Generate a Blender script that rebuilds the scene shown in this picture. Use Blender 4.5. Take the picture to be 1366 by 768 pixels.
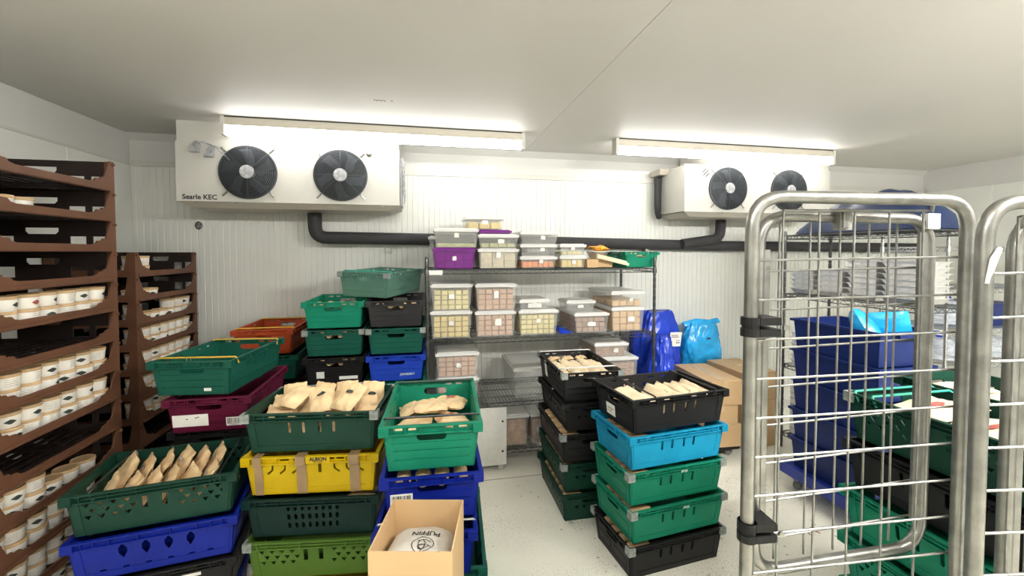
import bpy, bmesh, math, random
from mathutils import Vector, Matrix, noise
from mathutils.geometry import tessellate_polygon

for o in list(bpy.data.objects):
    bpy.data.objects.remove(o, do_unlink=True)
SC = bpy.context.scene
COL = SC.collection
PI = math.pi
rnd = random.Random(7)

# ------------------------------------------------------------------ camera, world, exposure
cam = bpy.data.cameras.new('camera')
cam.sensor_width = 36.0
cam.lens = 36.0 * 571.13 / 1366.0
cam.shift_y = -29.0 / 1366.0
cam.clip_start = 0.02
camo = bpy.data.objects.new('camera', cam)
COL.objects.link(camo)
camo.location = (0, 0, 1.655)
camo.rotation_euler = (PI / 2 - 0.0326, 0, -0.2)
SC.camera = camo

world = bpy.data.worlds.new('world')
SC.world = world
world.use_nodes = True
world.node_tree.nodes['Background'].inputs[0].default_value = (0.8, 0.85, 0.9, 1)
world.node_tree.nodes['Background'].inputs[1].default_value = 0.3

SC.view_settings.view_transform = 'Standard'
SC.view_settings.look = 'None'
SC.view_settings.gamma = 1.0
SC.view_settings.use_curve_mapping = False
SC.view_settings.exposure = 1.22
TUBE_STRENGTH = 7.0       # the LED battens over the coolers
FILL_STRENGTH = 62.0        # unseen battens added over the aisle as fill light

# ------------------------------------------------------------------ materials
def mat(name, col, rough=0.5, metal=0.0, var=0.08, scale=8.0, bump=0.0, bscale=60.0, alpha=1.0, spec=0.5, trans=0.0):
    m = bpy.data.materials.new(name)
    m.use_nodes = True
    nt = m.node_tree
    b = nt.nodes['Principled BSDF']
    b.inputs['Roughness'].default_value = rough
    b.inputs['Metallic'].default_value = metal
    b.inputs['Specular IOR Level'].default_value = spec
    b.inputs['Alpha'].default_value = alpha
    tc = nt.nodes.new('ShaderNodeTexCoord')
    n = nt.nodes.new('ShaderNodeTexNoise')
    n.inputs['Scale'].default_value = scale
    n.inputs['Detail'].default_value = 4
    nt.links.new(tc.outputs['Object'], n.inputs['Vector'])
    r = nt.nodes.new('ShaderNodeValToRGB')
    lo = [max(0, c * (1 - var)) for c in col]
    hi = [min(1, c * (1 + var) + var * 0.02) for c in col]
    r.color_ramp.elements[0].color = (*lo, 1)
    r.color_ramp.elements[1].color = (*hi, 1)
    r.color_ramp.elements[0].position = 0.3
    r.color_ramp.elements[1].position = 0.7
    nt.links.new(n.outputs['Fac'], r.inputs['Fac'])
    nt.links.new(r.outputs['Color'], b.inputs['Base Color'])
    if bump:
        n2 = nt.nodes.new('ShaderNodeTexNoise')
        n2.inputs['Scale'].default_value = bscale
        n2.inputs['Detail'].default_value = 3
        nt.links.new(tc.outputs['Object'], n2.inputs['Vector'])
        bp = nt.nodes.new('ShaderNodeBump')
        bp.inputs['Strength'].default_value = bump
        bp.inputs['Distance'].default_value = 0.01
        nt.links.new(n2.outputs['Fac'], bp.inputs['Height'])
        nt.links.new(bp.outputs['Normal'], b.inputs['Normal'])
    return m

def emit(name, col, s):
    m = bpy.data.materials.new(name)
    m.use_nodes = True
    b = m.node_tree.nodes['Principled BSDF']
    b.inputs['Base Color'].default_value = (*col, 1)
    b.inputs['Emission Color'].default_value = (*col, 1)
    b.inputs['Emission Strength'].default_value = s
    return m

def floor_mat():
    m = mat('floor_resin', (0.93, 0.91, 0.79), 0.42, var=0.05, scale=1.6)
    nt = m.node_tree
    b = nt.nodes['Principled BSDF']
    base = b.inputs['Base Color'].links[0].from_socket
    tc = nt.nodes['Texture Coordinate']
    def layer(prev, scale, thr, col, big):
        v = nt.nodes.new('ShaderNodeTexNoise')
        v.inputs['Scale'].default_value = scale
        v.inputs['Detail'].default_value = 2
        nt.links.new(tc.outputs['Object'], v.inputs['Vector'])
        g = nt.nodes.new('ShaderNodeTexNoise')
        g.inputs['Scale'].default_value = big
        nt.links.new(tc.outputs['Object'], g.inputs['Vector'])
        ad = nt.nodes.new('ShaderNodeMath'); ad.operation = 'MULTIPLY_ADD'
        ad.inputs[1].default_value = 0.35
        nt.links.new(g.outputs['Fac'], ad.inputs[0])
        nt.links.new(v.outputs['Fac'], ad.inputs[2])
        rp = nt.nodes.new('ShaderNodeValToRGB')
        rp.color_ramp.elements[0].position = thr
        rp.color_ramp.elements[1].position = thr + 0.04
        nt.links.new(ad.outputs[0], rp.inputs['Fac'])
        mx = nt.nodes.new('ShaderNodeMix'); mx.data_type = 'RGBA'
        nt.links.new(rp.outputs['Color'], mx.inputs[0])
        nt.links.new(prev, mx.inputs[6])
        mx.inputs[7].default_value = (*col, 1)
        return mx.outputs[2]
    o1 = layer(base, 150, 0.825, (0.36, 0.33, 0.27), 2.2)
    o2 = layer(o1, 26, 0.875, (0.5, 0.46, 0.38), 3.0)
    nt.links.new(o2, b.inputs['Base Color'])
    return m

M = {}
M['floor'] = floor_mat()
M['ceiling'] = mat('ceiling_white', (0.655, 0.64, 0.615), 0.55, var=0.03, scale=0.8)
M['wall'] = mat('wall_panel_white', (0.70, 0.71, 0.665), 0.35, var=0.03, scale=3, bump=0.05, bscale=400)
M['wall_up'] = mat('wall_upper_white', (0.60, 0.60, 0.575), 0.5, var=0.03, scale=2)
M['white'] = mat('white_sheet_metal', (0.56, 0.55, 0.505), 0.35, var=0.03, scale=5)
M['cream'] = mat('cream_sheet_metal', (0.50, 0.465, 0.39), 0.4, var=0.04, scale=5)
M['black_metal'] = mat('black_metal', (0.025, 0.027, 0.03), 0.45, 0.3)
M['guard'] = mat('fan_guard_black', (0.075, 0.085, 0.095), 0.4, 0.4)
M['blade'] = mat('fan_blade_grey', (0.055, 0.062, 0.075), 0.5, 0.2)
M['dark'] = mat('dark_recess', (0.012, 0.013, 0.016), 0.8)
M['silver'] = mat('silver_hub', (0.36, 0.37, 0.38), 0.5, 0.2, var=0.3, scale=40)
M['lagging'] = mat('pipe_lagging', (0.035, 0.035, 0.037), 0.8, bump=0.3, bscale=80)
M['galv'] = mat('galvanised_steel', (0.31, 0.31, 0.29), 0.36, 0.95, var=0.22, scale=22)
M['galv_wire'] = mat('zinc_wire', (0.30, 0.30, 0.285), 0.42, 0.9, var=0.2, scale=30)
M['clamp'] = mat('black_clamp_plastic', (0.012, 0.012, 0.012), 0.5, spec=0.2)
M['rack'] = mat('rack_black_epoxy', (0.09, 0.095, 0.095), 0.35, 0.6, var=0.25, scale=20)
M['chrome'] = mat('chrome_wire', (0.62, 0.63, 0.63), 0.22, 0.9, var=0.1)
M['tray'] = mat('brown_tray_plastic', (0.135, 0.060, 0.033), 0.5, var=0.12, scale=9, spec=0.25)
M['tray_shaded'] = mat('shaded_tray_plastic', (0.022, 0.014, 0.012), 0.6, var=0.15, scale=9, spec=0.2)  # tray brown darkened to stand for the shade inside the trays
M['tub'] = mat('white_tub_board', (0.90, 0.87, 0.80), 0.5, var=0.06, scale=26)
M['lid'] = mat('kraft_tub_lid', (0.62, 0.42, 0.22), 0.6, var=0.15, scale=30)
M['leaf'] = mat('dark_leaf_print', (0.035, 0.05, 0.045), 0.6)
M['redlabel'] = mat('red_print', (0.42, 0.10, 0.08), 0.6)
M['print_grey'] = mat('grey_print', (0.50, 0.45, 0.38), 0.6, var=0.4, scale=120)
M['kraft'] = mat('kraft_paper', (0.80, 0.585, 0.33), 0.6, var=0.2, scale=14, bump=0.25, bscale=45)
M['cream_paper'] = mat('cream_paper', (0.84, 0.70, 0.48), 0.6, var=0.14, scale=14, bump=0.25, bscale=45)
M['white_paper'] = mat('white_paper', (0.86, 0.85, 0.80), 0.6, var=0.05, scale=20)
M['bagwhite'] = mat('white_bag_paper', (0.60, 0.56, 0.50), 0.55, var=0.06, scale=12, bump=0.3, bscale=30)
M['crust'] = mat('bread_crust', (0.60, 0.40, 0.21), 0.7, var=0.3, scale=18, bump=0.2)
M['ink'] = mat('black_ink', (0.02, 0.02, 0.02), 0.6)
M['card'] = mat('cardboard', (0.62, 0.42, 0.22), 0.7, var=0.06, scale=6, bump=0.04, bscale=200)
M['card_in'] = mat('cardboard_inside', (0.47, 0.31, 0.16), 0.75, var=0.06, scale=6)
M['tape'] = mat('brown_tape', (0.33, 0.215, 0.11), 0.4, var=0.15, scale=12)
M['tapeclear'] = mat('clear_tape', (0.70, 0.50, 0.28), 0.25)
M['bluesack'] = mat('royal_blue_polythene', (0.008, 0.05, 0.56), 0.22, var=0.25, scale=7, bump=0.5, bscale=22, spec=0.6)
M['cyansack'] = mat('light_blue_polythene', (0.015, 0.36, 0.76), 0.25, var=0.2, scale=8, bump=0.5, bscale=26, spec=0.6)
M['navysack'] = mat('navy_polythene', (0.008, 0.022, 0.075), 0.45, var=0.2, scale=6, bump=0.4, bscale=14)
M['navy'] = mat('navy_tote_plastic', (0.008, 0.022, 0.125), 0.42, var=0.12, scale=5, spec=0.25)
M['dollyblue'] = mat('blue_dolly_plastic', (0.01, 0.03, 0.28), 0.42, var=0.12, scale=5)
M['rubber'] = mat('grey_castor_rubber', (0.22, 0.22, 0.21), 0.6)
M['foil'] = mat('aluminium_foil', (0.80, 0.80, 0.79), 0.33, 0.75, var=0.12, scale=35, bump=0.5, bscale=60)
M['plastic_white'] = mat('white_plastic', (0.82, 0.83, 0.82), 0.4, var=0.04)
M['paleblue'] = mat('pale_blue_plastic', (0.55, 0.68, 0.74), 0.4, var=0.08)
M['clear'] = mat('clear_polypropylene', (0.88, 0.89, 0.86), 0.15, var=0.03, alpha=0.13)
M['clear_lid'] = mat('frosted_lid', (0.90, 0.90, 0.87), 0.28, var=0.03, alpha=0.72)
M['purple'] = mat('purple_polypropylene', (0.24, 0.03, 0.30), 0.25, var=0.05, alpha=0.5)
M['purple_lid'] = mat('purple_lid', (0.17, 0.02, 0.22), 0.3, var=0.05)
M['film'] = mat('clear_film_bag', (0.70, 0.75, 0.84), 0.12, var=0.2, scale=14, alpha=0.55, bump=0.7, bscale=30)
CC = {  # crate plastics
    'dark_green': (0.008, 0.058, 0.036), 'green': (0.008, 0.27, 0.155), 'lit_green': (0.14, 0.30, 0.235), 'bright_green': (0.008, 0.33, 0.19),  # the slanted crate's green is lightened to stand for light on it
    'mid_green': (0.012, 0.13, 0.088), 'deep_green': (0.006, 0.035, 0.030), 'black': (0.017, 0.017, 0.018),
    'charcoal': (0.040, 0.040, 0.042), 'blue': (0.004, 0.020, 0.34), 'cobalt': (0.020, 0.075, 0.62),
    'sky': (0.012, 0.36, 0.62), 'yellow': (0.80, 0.55, 0.004), 'lime': (0.12, 0.24, 0.035),
    'burgundy': (0.14, 0.008, 0.040), 'orange': (0.60, 0.095, 0.030)}
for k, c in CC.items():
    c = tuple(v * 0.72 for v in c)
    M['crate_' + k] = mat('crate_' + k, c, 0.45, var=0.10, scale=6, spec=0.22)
M['worn'] = mat('worn_grey_plastic', (0.26, 0.29, 0.27), 0.4, var=0.3, scale=60)
M['arm_yellow'] = mat('yellow_bale_arm', (0.75, 0.48, 0.06), 0.4)
M['arm_black'] = mat('black_bale_arm', (0.02, 0.025, 0.025), 0.35, 0.4)
M['arm_zinc'] = mat('zinc_bale_arm', (0.60, 0.62, 0.60), 0.3, 0.8)
M['arm_green'] = mat('pale_green_bale_arm', (0.03, 0.42, 0.30), 0.4)

# ------------------------------------------------------------------ mesh helpers
class MB:
    def __init__(s):
        s.v, s.f = [], []
    def add(s, verts, faces):
        n = len(s.v)
        s.v += [tuple(p) for p in verts]
        s.f += [tuple(i + n for i in f) for f in faces]
    def box(s, x0, x1, y0, y1, z0, z1, mp=None):
        v = [(x0, y0, z0), (x1, y0, z0), (x1, y1, z0), (x0, y1, z0), (x0, y0, z1), (x1, y0, z1), (x1, y1, z1), (x0, y1, z1)]
        if mp: v = [mp(*p) for p in v]
        s.add(v, [(0, 3, 2, 1), (4, 5, 6, 7), (0, 1, 5, 4), (1, 2, 6, 5), (2, 3, 7, 6), (3, 0, 4, 7)])
    def taper(s, x0, x1, y0, y1, z0, X0, X1, Y0, Y1, z1):
        v = [(x0, y0, z0), (x1, y0, z0), (x1, y1, z0), (x0, y1, z0), (X0, Y0, z1), (X1, Y0, z1), (X1, Y1, z1), (X0, Y1, z1)]
        s.add(v, [(0, 3, 2, 1), (4, 5, 6, 7), (0, 1, 5, 4), (1, 2, 6, 5), (2, 3, 7, 6), (3, 0, 4, 7)])
    def tube(s, path, r, n=8, closed=False, flat=1.0):
        P = [Vector(p) for p in path]
        k = len(P)
        rings = []
        prev = None
        for i in range(k):
            a = P[(i - 1) % k] if (closed or i > 0) else P[i]
            b = P[(i + 1) % k] if (closed or i < k - 1) else P[i]
            d = (b - a).normalized()
            if prev is None:
                u = d.orthogonal().normalized()
            else:
                u = (prev - d * prev.dot(d))
                u = u.normalized() if u.length > 1e-6 else d.orthogonal().normalized()
            prev = u
            w = d.cross(u)
            rings.append([P[i] + u * (r * math.cos(t * 2 * PI / n)) + w * (r * flat * math.sin(t * 2 * PI / n)) for t in range(n)])
        verts = [p for rg in rings for p in rg]
        faces = []
        m = k if closed else k - 1
        for i in range(m):
            for t in range(n):
                a, b = i * n + t, i * n + (t + 1) % n
                j = ((i + 1) % k) * n
                faces.append((a, b, j + (t + 1) % n, j + t))
        if not closed:
            faces.append(tuple(range(n - 1, -1, -1)))
            faces.append(tuple((k - 1) * n + t for t in range(n)))
        s.add(verts, faces)
    def lathe(s, prof, n=20, cx=0, cy=0, cz=0, cap=True, axis='z'):
        verts = []
        for r, z in prof:
            for t in range(n):
                a = t * 2 * PI / n
                p = (r * math.cos(a), r * math.sin(a), z)
                if axis == 'y': p = (p[0], p[2], p[1])
                verts.append((p[0] + cx, p[1] + cy, p[2] + cz))
        faces = []
        for i in range(len(prof) - 1):
            for t in range(n):
                f = (i * n + t, i * n + (t + 1) % n, (i + 1) * n + (t + 1) % n, (i + 1) * n + t)
                faces.append(f if axis == 'z' else f[::-1])
        if cap:
            a, b = tuple(range(n - 1, -1, -1)), tuple((len(prof) - 1) * n + t for t in range(n))
            faces += [a, b] if axis == 'z' else [a[::-1], b[::-1]]
        s.add(verts, faces)
    def panel(s, loop, holes, outer, inner):
        """plate with holes: 2D loops, mapped by outer(u,v) / inner(u,v) to its two faces"""
        loops = [loop] + holes
        tri = tessellate_polygon([[Vector((u, v, 0)) for u, v in lp] for lp in loops])
        flat = [p for lp in loops for p in lp]
        n = len(flat)
        verts = [outer(*p) for p in flat] + [inner(*p) for p in flat]
        faces = []
        for t in tri:
            a, b, c = [flat[i] for i in t]
            ar = (b[0] - a[0]) * (c[1] - a[1]) - (b[1] - a[1]) * (c[0] - a[0])
            t = tuple(t) if ar > 0 else tuple(t)[::-1]
            faces.append(t)
            faces.append(tuple(i + n for i in t[::-1]))
        k = 0
        for li, lp in enumerate(loops):
            m = len(lp)
            area = sum(lp[i][0] * lp[(i + 1) % m][1] - lp[(i + 1) % m][0] * lp[i][1] for i in range(m))
            fl = (area > 0) == (li == 0)
            for i in range(m):
                a, b = k + i, k + (i + 1) % m
                faces.append((b, a, a + n, b + n) if fl else (a, b, b + n, a + n))
            k += m
        s.add(verts, faces)
    def mesh(s, name, m, smooth=False):
        me = bpy.data.meshes.new(name)
        me.from_pydata(s.v, [], s.f)
        me.update()
        bm = bmesh.new(); bm.from_mesh(me)
        bmesh.ops.recalc_face_normals(bm, faces=bm.faces)
        bm.to_mesh(me); bm.free()
        if smooth:
            me.polygons.foreach_set('use_smooth', [True] * len(me.polygons))
            try: me.set_sharp_from_angle(angle=math.radians(42))
            except Exception: pass
        me.materials.append(m)
        return me

def put(name, me, parent=None, loc=(0, 0, 0), rot=(0, 0, 0), m=None, scale=None, kind=None, label=None):
    o = bpy.data.objects.new(name, me)
    COL.objects.link(o)
    o.location = loc
    o.rotation_euler = rot
    if scale: o.scale = scale
    if parent: o.parent = parent
    if m:
        o.material_slots[0].link = 'OBJECT'
        o.material_slots[0].material = m
    if kind: o['kind'] = kind
    if label: o['label'] = label
    return o

def tag(o, label, cat, group=None):
    o['label'] = label
    o['category'] = cat
    if group: o['group'] = group
    return o

def thing(name, label, cat, loc=(0, 0, 0), rz=0, group=None, scale=None, rot=None):
    o = bpy.data.objects.new(name, None)
    COL.objects.link(o)
    o.location = loc
    o.rotation_euler = rot if rot else (0, 0, rz)
    o.empty_display_size = 0.05
    if scale: o.scale = scale
    return tag(o, label, cat, group)

def text_mesh(txt, size, m, depth=0.0006, align='LEFT', bold=0.0):
    c = bpy.data.curves.new('lettering', 'FONT')
    c.body = txt; c.size = size; c.extrude = depth; c.align_x = align; c.resolution_u = 3; c.offset = bold
    o = bpy.data.objects.new('lettering_tmp', c)
    COL.objects.link(o)
    dg = bpy.context.evaluated_depsgraph_get()
    me = bpy.data.meshes.new_from_object(o.evaluated_get(dg))
    bpy.data.objects.remove(o)
    me.materials.clear(); me.materials.append(m)
    return me

def rect(cx, cz, w, h):
    return [(cx - w / 2, cz - h / 2), (cx + w / 2, cz - h / 2), (cx + w / 2, cz + h / 2), (cx - w / 2, cz + h / 2)]
def oval(cx, cz, w, h, n=4):
    r = h / 2; out = []
    for i in range(n + 1):
        a = -PI / 2 + PI * i / n
        out.append((cx + w / 2 - r + r * math.cos(a), cz + r * math.sin(a)))
    for i in range(n + 1):
        a = PI / 2 + PI * i / n
        out.append((cx - w / 2 + r + r * math.cos(a), cz + r * math.sin(a)))
    return out
def slot(cx, cz, w, h):
    return [(cz2, cx2) for cx2, cz2 in [(p[0], p[1]) for p in oval(cz, cx, h, w, 3)]][::-1]
def trih(cx, cz, r):
    return [(cx - r, cz + r * 0.6), (cx, cz - r * 0.8), (cx + r, cz + r * 0.6)][::1]
def leafh(cx, cz, w, h):
    return [(cx, cz - h / 2), (cx + w / 2, cz - h * 0.1), (cx + w / 2, cz + h * 0.2), (cx, cz + h / 2), (cx - w / 2, cz + h * 0.2), (cx - w / 2, cz - h * 0.1)]

NUM = ['first', 'second', 'third', 'fourth', 'fifth', 'sixth', 'seventh', 'eighth', 'ninth', 'tenth', 'eleventh', 'twelfth', 'thirteenth']

# ------------------------------------------------------------------ the room
X0, X1, Y0, Y1, ZC = -2.26, 5.6, -2.2, 3.9, 2.58
def struct(name, bm, m, parent=None, smooth=False):
    o = put(name, bm.mesh(name, m, smooth), parent)
    o['kind'] = 'structure'
    return o
b = MB(); b.box(X0 - .1, X1 + .1, Y0 - .1, Y1 + .1, -0.1, 0); floor = struct('floor', b, M['floor'])
b = MB(); b.box(X0 - .1, X1 + .1, Y0 - .1, Y1 + .1, ZC + 0.004, ZC + .12); ceiling = struct('ceiling', b, M['ceiling'])
for xa, xb in ((X0, 0.8945), (0.8975, X1)):
    b = MB(); b.box(xa, xb, Y0, Y1, ZC, ZC + 0.004); put('ceiling_panel', b.mesh('ceiling_panel', M['ceiling']), ceiling)
b = MB()
for k in range(7):
    b.box(-0.30 + k * .012 + (0.03 if k == 6 else 0), -0.292 + k * .012 + (0.03 if k == 6 else 0), 2.74 + (k % 2) * .008, 2.752 + (k % 2) * .008, ZC - .0012, ZC)
put('scuff_mark', b.mesh('scuff_mark', M['ink']), ceiling)
b = MB(); b.box(X0 - .1, X1 + .1, Y1, Y1 + .1, 0, ZC); wall_back = struct('wall_back', b, M['wall_up'])
b = MB(); b.box(X0 - .1, X0, Y0, Y1, 0, ZC); wall_left = struct('wall_left', b, M['wall_up'])
b = MB(); b.box(X1, X1 + .1, Y0, Y1, 0, ZC); wall_right = struct('wall_right', b, M['wall_up'])
b = MB(); b.box(X0 - .1, X1 + .1, Y0 - .1, Y0, 0, ZC); wall_front = struct('wall_front', b, M['wall_up'])

def ribbed(w, h, pitch=0.0475):
    """cladding panel with pressed V grooves, face towards -y"""
    mb = MB(); prof = []
    n = int(round(w / pitch)); p = w / n
    for i in range(n):
        x = i * p
        prof += [(x + .004 if i == 0 else x + .004, 0), (x + p - .004, 0), (x + p, .0042 if i < n - 1 else 0.006)]
    prof = [(0, 0.006)] + prof
    vs = []
    for x, y in prof: vs += [(x, y, 0), (x, y, h)]
    mb.add(vs, [(2 * i, 2 * i + 2, 2 * i + 3, 2 * i + 1) for i in range(len(prof) - 1)])
    mb.add([(0, 0.006, 0), (w, 0.006, 0), (w, .014, 0), (0, .014, 0), (0, 0.006, h), (w, 0.006, h), (w, .014, h), (0, .014, h)],
           [(4, 5, 6, 7), (0, 4, 7, 3), (1, 2, 6, 5), (0, 3, 2, 1)])
    return mb
PW = 1.1229
rib = ribbed(PW, 2.33).mesh('wall_panel', M['wall'])
for k in range(7):
    put('wall_panel', rib, wall_back, (X0 + k * PW, Y1 - .014, 0))
rib2 = ribbed((Y1 - .015 - Y0) / 5, 2.33, 0.6).mesh('wall_panel', M['wall'])
for k in range(5):
    put('wall_panel', rib2, wall_left, (X0 + .014, Y0 + k * (Y1 - .015 - Y0) / 5, 0), (0, 0, PI / 2))
    put('wall_panel', rib2, wall_right, (X1 - .014, Y0 + (k + 1) * (Y1 - .015 - Y0) / 5, 0), (0, 0, -PI / 2))
b = MB(); b.box(X0 + .02, X1 - .02, Y1 - .026, Y1 - .0005, 2.33, 2.372); struct('trim_1', b, M['white'])
b = MB(); b.box(X0 + .0005, X0 + .02, Y0, Y1 - .026, 2.33, 2.345); struct('trim_2', b, M['white'])
b = MB(); b.box(X0 + .02, X1 - .02, Y1 - .05, Y1 - .016, 0, .06); struct('baseboard_back', b, M['wall_up'])
b = MB(); b.add([(X0, Y1 - .05, ZC), (X1, Y1 - .05, ZC), (X1, Y1, ZC - .05), (X0, Y1, ZC - .05), (X0, Y1, ZC), (X1, Y1, ZC)],
                [(0, 1, 2, 3), (0, 4, 5, 1), (3, 2, 5, 4), (0, 3, 4), (1, 5, 2)]); struct('trim_3', b, M['wall_up'])

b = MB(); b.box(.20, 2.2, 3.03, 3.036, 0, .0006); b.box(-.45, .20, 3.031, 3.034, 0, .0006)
put('floor_line', b.mesh('floor_line', M['rubber']), floor)  # thin dark line across the floor before the rack
b = MB()
for q in range(5): b.box(2.200 + q * .016 + (q % 2) * .01, 2.210 + q * .016 + (q % 2) * .012, 2.06 + ((q * 7) % 4) * .012, 2.077 + ((q * 5) % 4) * .014, 0, .0005)
put('red_scuff', b.mesh('red_scuff', M['redlabel']), floor, kind='stuff')
# ------------------------------------------------------------------ ceiling battens
def batten(x0, x1, y, strength, label):
    t = thing('ceiling_light', label, 'light', ((x0 + x1) / 2, y, ZC), 0, 'strip lights under the ceiling')
    h = (x1 - x0) / 2
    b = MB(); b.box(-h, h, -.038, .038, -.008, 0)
    put('gap_shade', b.mesh('gap_shade', M['black_metal']), t)  # dark strip painted in for the shaded gap under the ceiling
    b = MB(); b.box(-h, h, -.034, .034, -.062, -.008)
    put('housing', b.mesh('housing', M['cream']), t)
    b = MB()
    pr = [(-.034, -.062), (-.036, -.095), (-.026, -.118), (0, -.126), (.026, -.118), (.036, -.095), (.034, -.062)]
    vs = [(-h + .012, a, c) for a, c in pr] + [(h - .012, a, c) for a, c in pr]
    n = len(pr)
    b.add(vs, [(i, i + 1, n + i + 1, n + i) for i in range(n - 1)] + [tuple(range(n)), tuple(range(2 * n - 1, n - 1, -1)), (0, n, 2 * n - 1, n - 1)])
    put('diffuser', b.mesh('diffuser', emit('tube_glow', (1.0, 0.975, 0.925), strength), False), t)
    for s in (-1, 1):
        b = MB(); b.box(s * h - .012, s * h + .012, -.04, .04, -.128, 0)
        put('end_cap', b.mesh('end_cap', M['white']), t)
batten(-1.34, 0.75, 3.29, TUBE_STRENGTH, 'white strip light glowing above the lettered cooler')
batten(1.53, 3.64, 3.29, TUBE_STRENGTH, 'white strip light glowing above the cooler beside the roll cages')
batten(-1.34, 0.75, 0.0, FILL_STRENGTH * 0.42, 'added fill strip light, unseen, over the aisle on the crate stack side')  # this and the next are added out of view as fill
batten(1.53, 3.64, 0.0, FILL_STRENGTH * 1.5, 'added fill strip light, unseen, over the aisle on the roll cage side')

# ------------------------------------------------------------------ evaporator coolers
def fan_parts(t, x, z, yf, seed):
    R = .187
    b = MB(); b.lathe([(R + .004, 0), (R + .004, .004), (R - .006, .004), (R - .006, 0)], 40, axis='y', cap=False)
    b.lathe([(R - .006, .003), (0.001, .003)], 40, axis='y', cap=False)
    put('fan_opening', b.mesh('fan_opening', M['dark'], True), t, (x, yf - .005, z))
    b = MB()
    for k in range(5):
        a = k * 2 * PI / 5 + seed
        vs, fs = [], []
        for i in range(7):
            rr = .045 + i * .021
            for j, off in enumerate((-.30, 0, .30)):
                an = a + off * (1 + .25 * math.sin(i)) + i * .07
                vs.append((rr * math.cos(an), -.004 - .006 * j, rr * math.sin(an)))
        for i in range(6):
            for j in range(2):
                fs.append((i * 3 + j, i * 3 + j + 1, i * 3 + j + 4, i * 3 + j + 3))
        b.add(vs, fs)
    put('fan_blades', b.mesh('fan_blades', M['blade'], True), t, (x, yf - .002, z))
    b = MB()
    for i in range(13):
        rr = .052 + i * (.187 - .052) / 12
        yy = -.036 + .02 * (i / 12) ** 3
        b.tube([(rr * math.cos(a * 2 * PI / 36), yy, rr * math.sin(a * 2 * PI / 36)) for a in range(36)], .0027 if i < 12 else .005, 4, True)
    for k in range(8):
        a = k * PI / 4
        rr = .225 if k % 2 else .187
        b.tube([(.04 * math.cos(a), -.034, .04 * math.sin(a)), (.15 * math.cos(a), -.03, .15 * math.sin(a)), (.187 * math.cos(a), -.014, .187 * math.sin(a)), (rr * math.cos(a), -.003, rr * math.sin(a))], .0022, 4)
    g = put('fan_guard', b.mesh('fan_guard', M['guard'], True), t, (x, yf, z))
    b = MB(); b.lathe([(.0465, -.006), (.0475, -.0385), (.046, -.040), (.001, -.0402)], 24, axis='y')
    hb = put('hub', b.mesh('hub', M['silver'], True), g)
    hb['label'] = 'silver hub plate'
    for k in (1, 3, 5, 7):
        a = k * PI / 4
        b = MB(); b.tube([(.20 * math.cos(a), -.006, .20 * math.sin(a)), (.243 * math.cos(a), -.006, .243 * math.sin(a))], .0075, 6, flat=.4)
        put('mounting_tab', b.mesh('mounting_tab', M['galv']), g)

def cooler(x0, x1, label, fans, inset=.002):
    yf, z0, z1 = 3.42, 1.985, 2.43
    t = thing('evaporator_cooler', label, 'cooler', (0, 0, 0), 0, 'ceiling coolers on the back wall')
    b = MB(); b.box(x0, x1, yf, 3.86, z0 + .035, z1)
    put('housing', b.mesh('housing', M['white']), t)
    b = MB(); b.box(x0 - .004, x1 + .004, yf - .004, yf + .012, z0 + .03, z1 + .004)
    put('front_panel', b.mesh('front_panel', M['white']), t)
    b = MB(); b.taper(x0 + .08, x1 - .08, yf + .05, 3.83, z0 - .01, x0 - .004, x1 + .004, yf - .006, 3.86, z0 + .027)
    put('drip_tray', b.mesh('drip_tray', M['cream']), t)
    b = MB(); b.box(x0 + inset, x1 - .002, yf + .004, 3.84, z1, ZC - .0005)
    put('top_shroud', b.mesh('top_shroud', M['white']), t)
    for x in fans: fan_parts(t, x, 2.228, yf - .004, x)
    for k in range(6):
        xx = x0 + .12 + k * (x1 - x0 - .24) / 5
        for zz in (z1 - .02, z0 + .022):
            b = MB(); b.lathe([(.005, -.003), (.005, .001)], 8, axis='y')
            put('screw', b.mesh('screw', M['galv']), t, (xx, yf - .005, zz))
    return t
c1 = cooler(-1.70, -0.195, 'white twin fan cooler with black lettering on its lower corner', (-1.241, -0.614))
me = text_mesh('Searle KEC', .048, M['ink'], bold=.0012)
put('lettering', me, c1, (-1.668, 3.4155, 2.030), (PI / 2, 0, 0))
b = MB()
b.tube([(-1.56, 3.40, 2.40), (-1.52, 3.37, 2.425), (-1.44, 3.39, 2.40), (-1.39, 3.40, 2.345), (-1.36, 3.405, 2.31)], .005, 6)
put('cable', b.mesh('cable', M['silver'], True), c1)
b = MB()
for px, pz in ((-1.56, 2.405), (-1.47, 2.375)):
    b.taper(px - .045, px + .01, 3.375, 3.415, pz - .05, px - .015, px + .02, 3.395, 3.415, pz + .03)
put('cable_wrap', b.mesh('cable_wrap', M['silver']), c1)
b = MB(); b.lathe([(.022, 0), (.022, -.02), (.012, -.03)], 12, axis='y')
put('drain_cap', b.mesh('drain_cap', M['galv'], True), c1, (-.41, 3.416, 2.398))
b = MB()
for q in range(4):
    b.tube([(-.165 + .01 * math.sin(q * 2 + s), 3.62 - .02 * q, 2.05 + .05 * s + .02 * q) for s in range(7)], .004, 5)
b.box(-.191, -.183, 3.55, 3.82, 2.03, 2.40)
put('side_wiring', b.mesh('side_wiring', M['silver'], True), c1)
c2 = cooler(2.25, 3.77, 'white twin fan cooler with a striped round sticker', (2.674, 3.317), .22)
b = MB(); b.lathe([(.042, -.001), (.042, 0)], 20, axis='y')
st = put('round_sticker', b.mesh('round_sticker', M['white_paper']), c2, (2.452, 3.416, 2.362))
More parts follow.
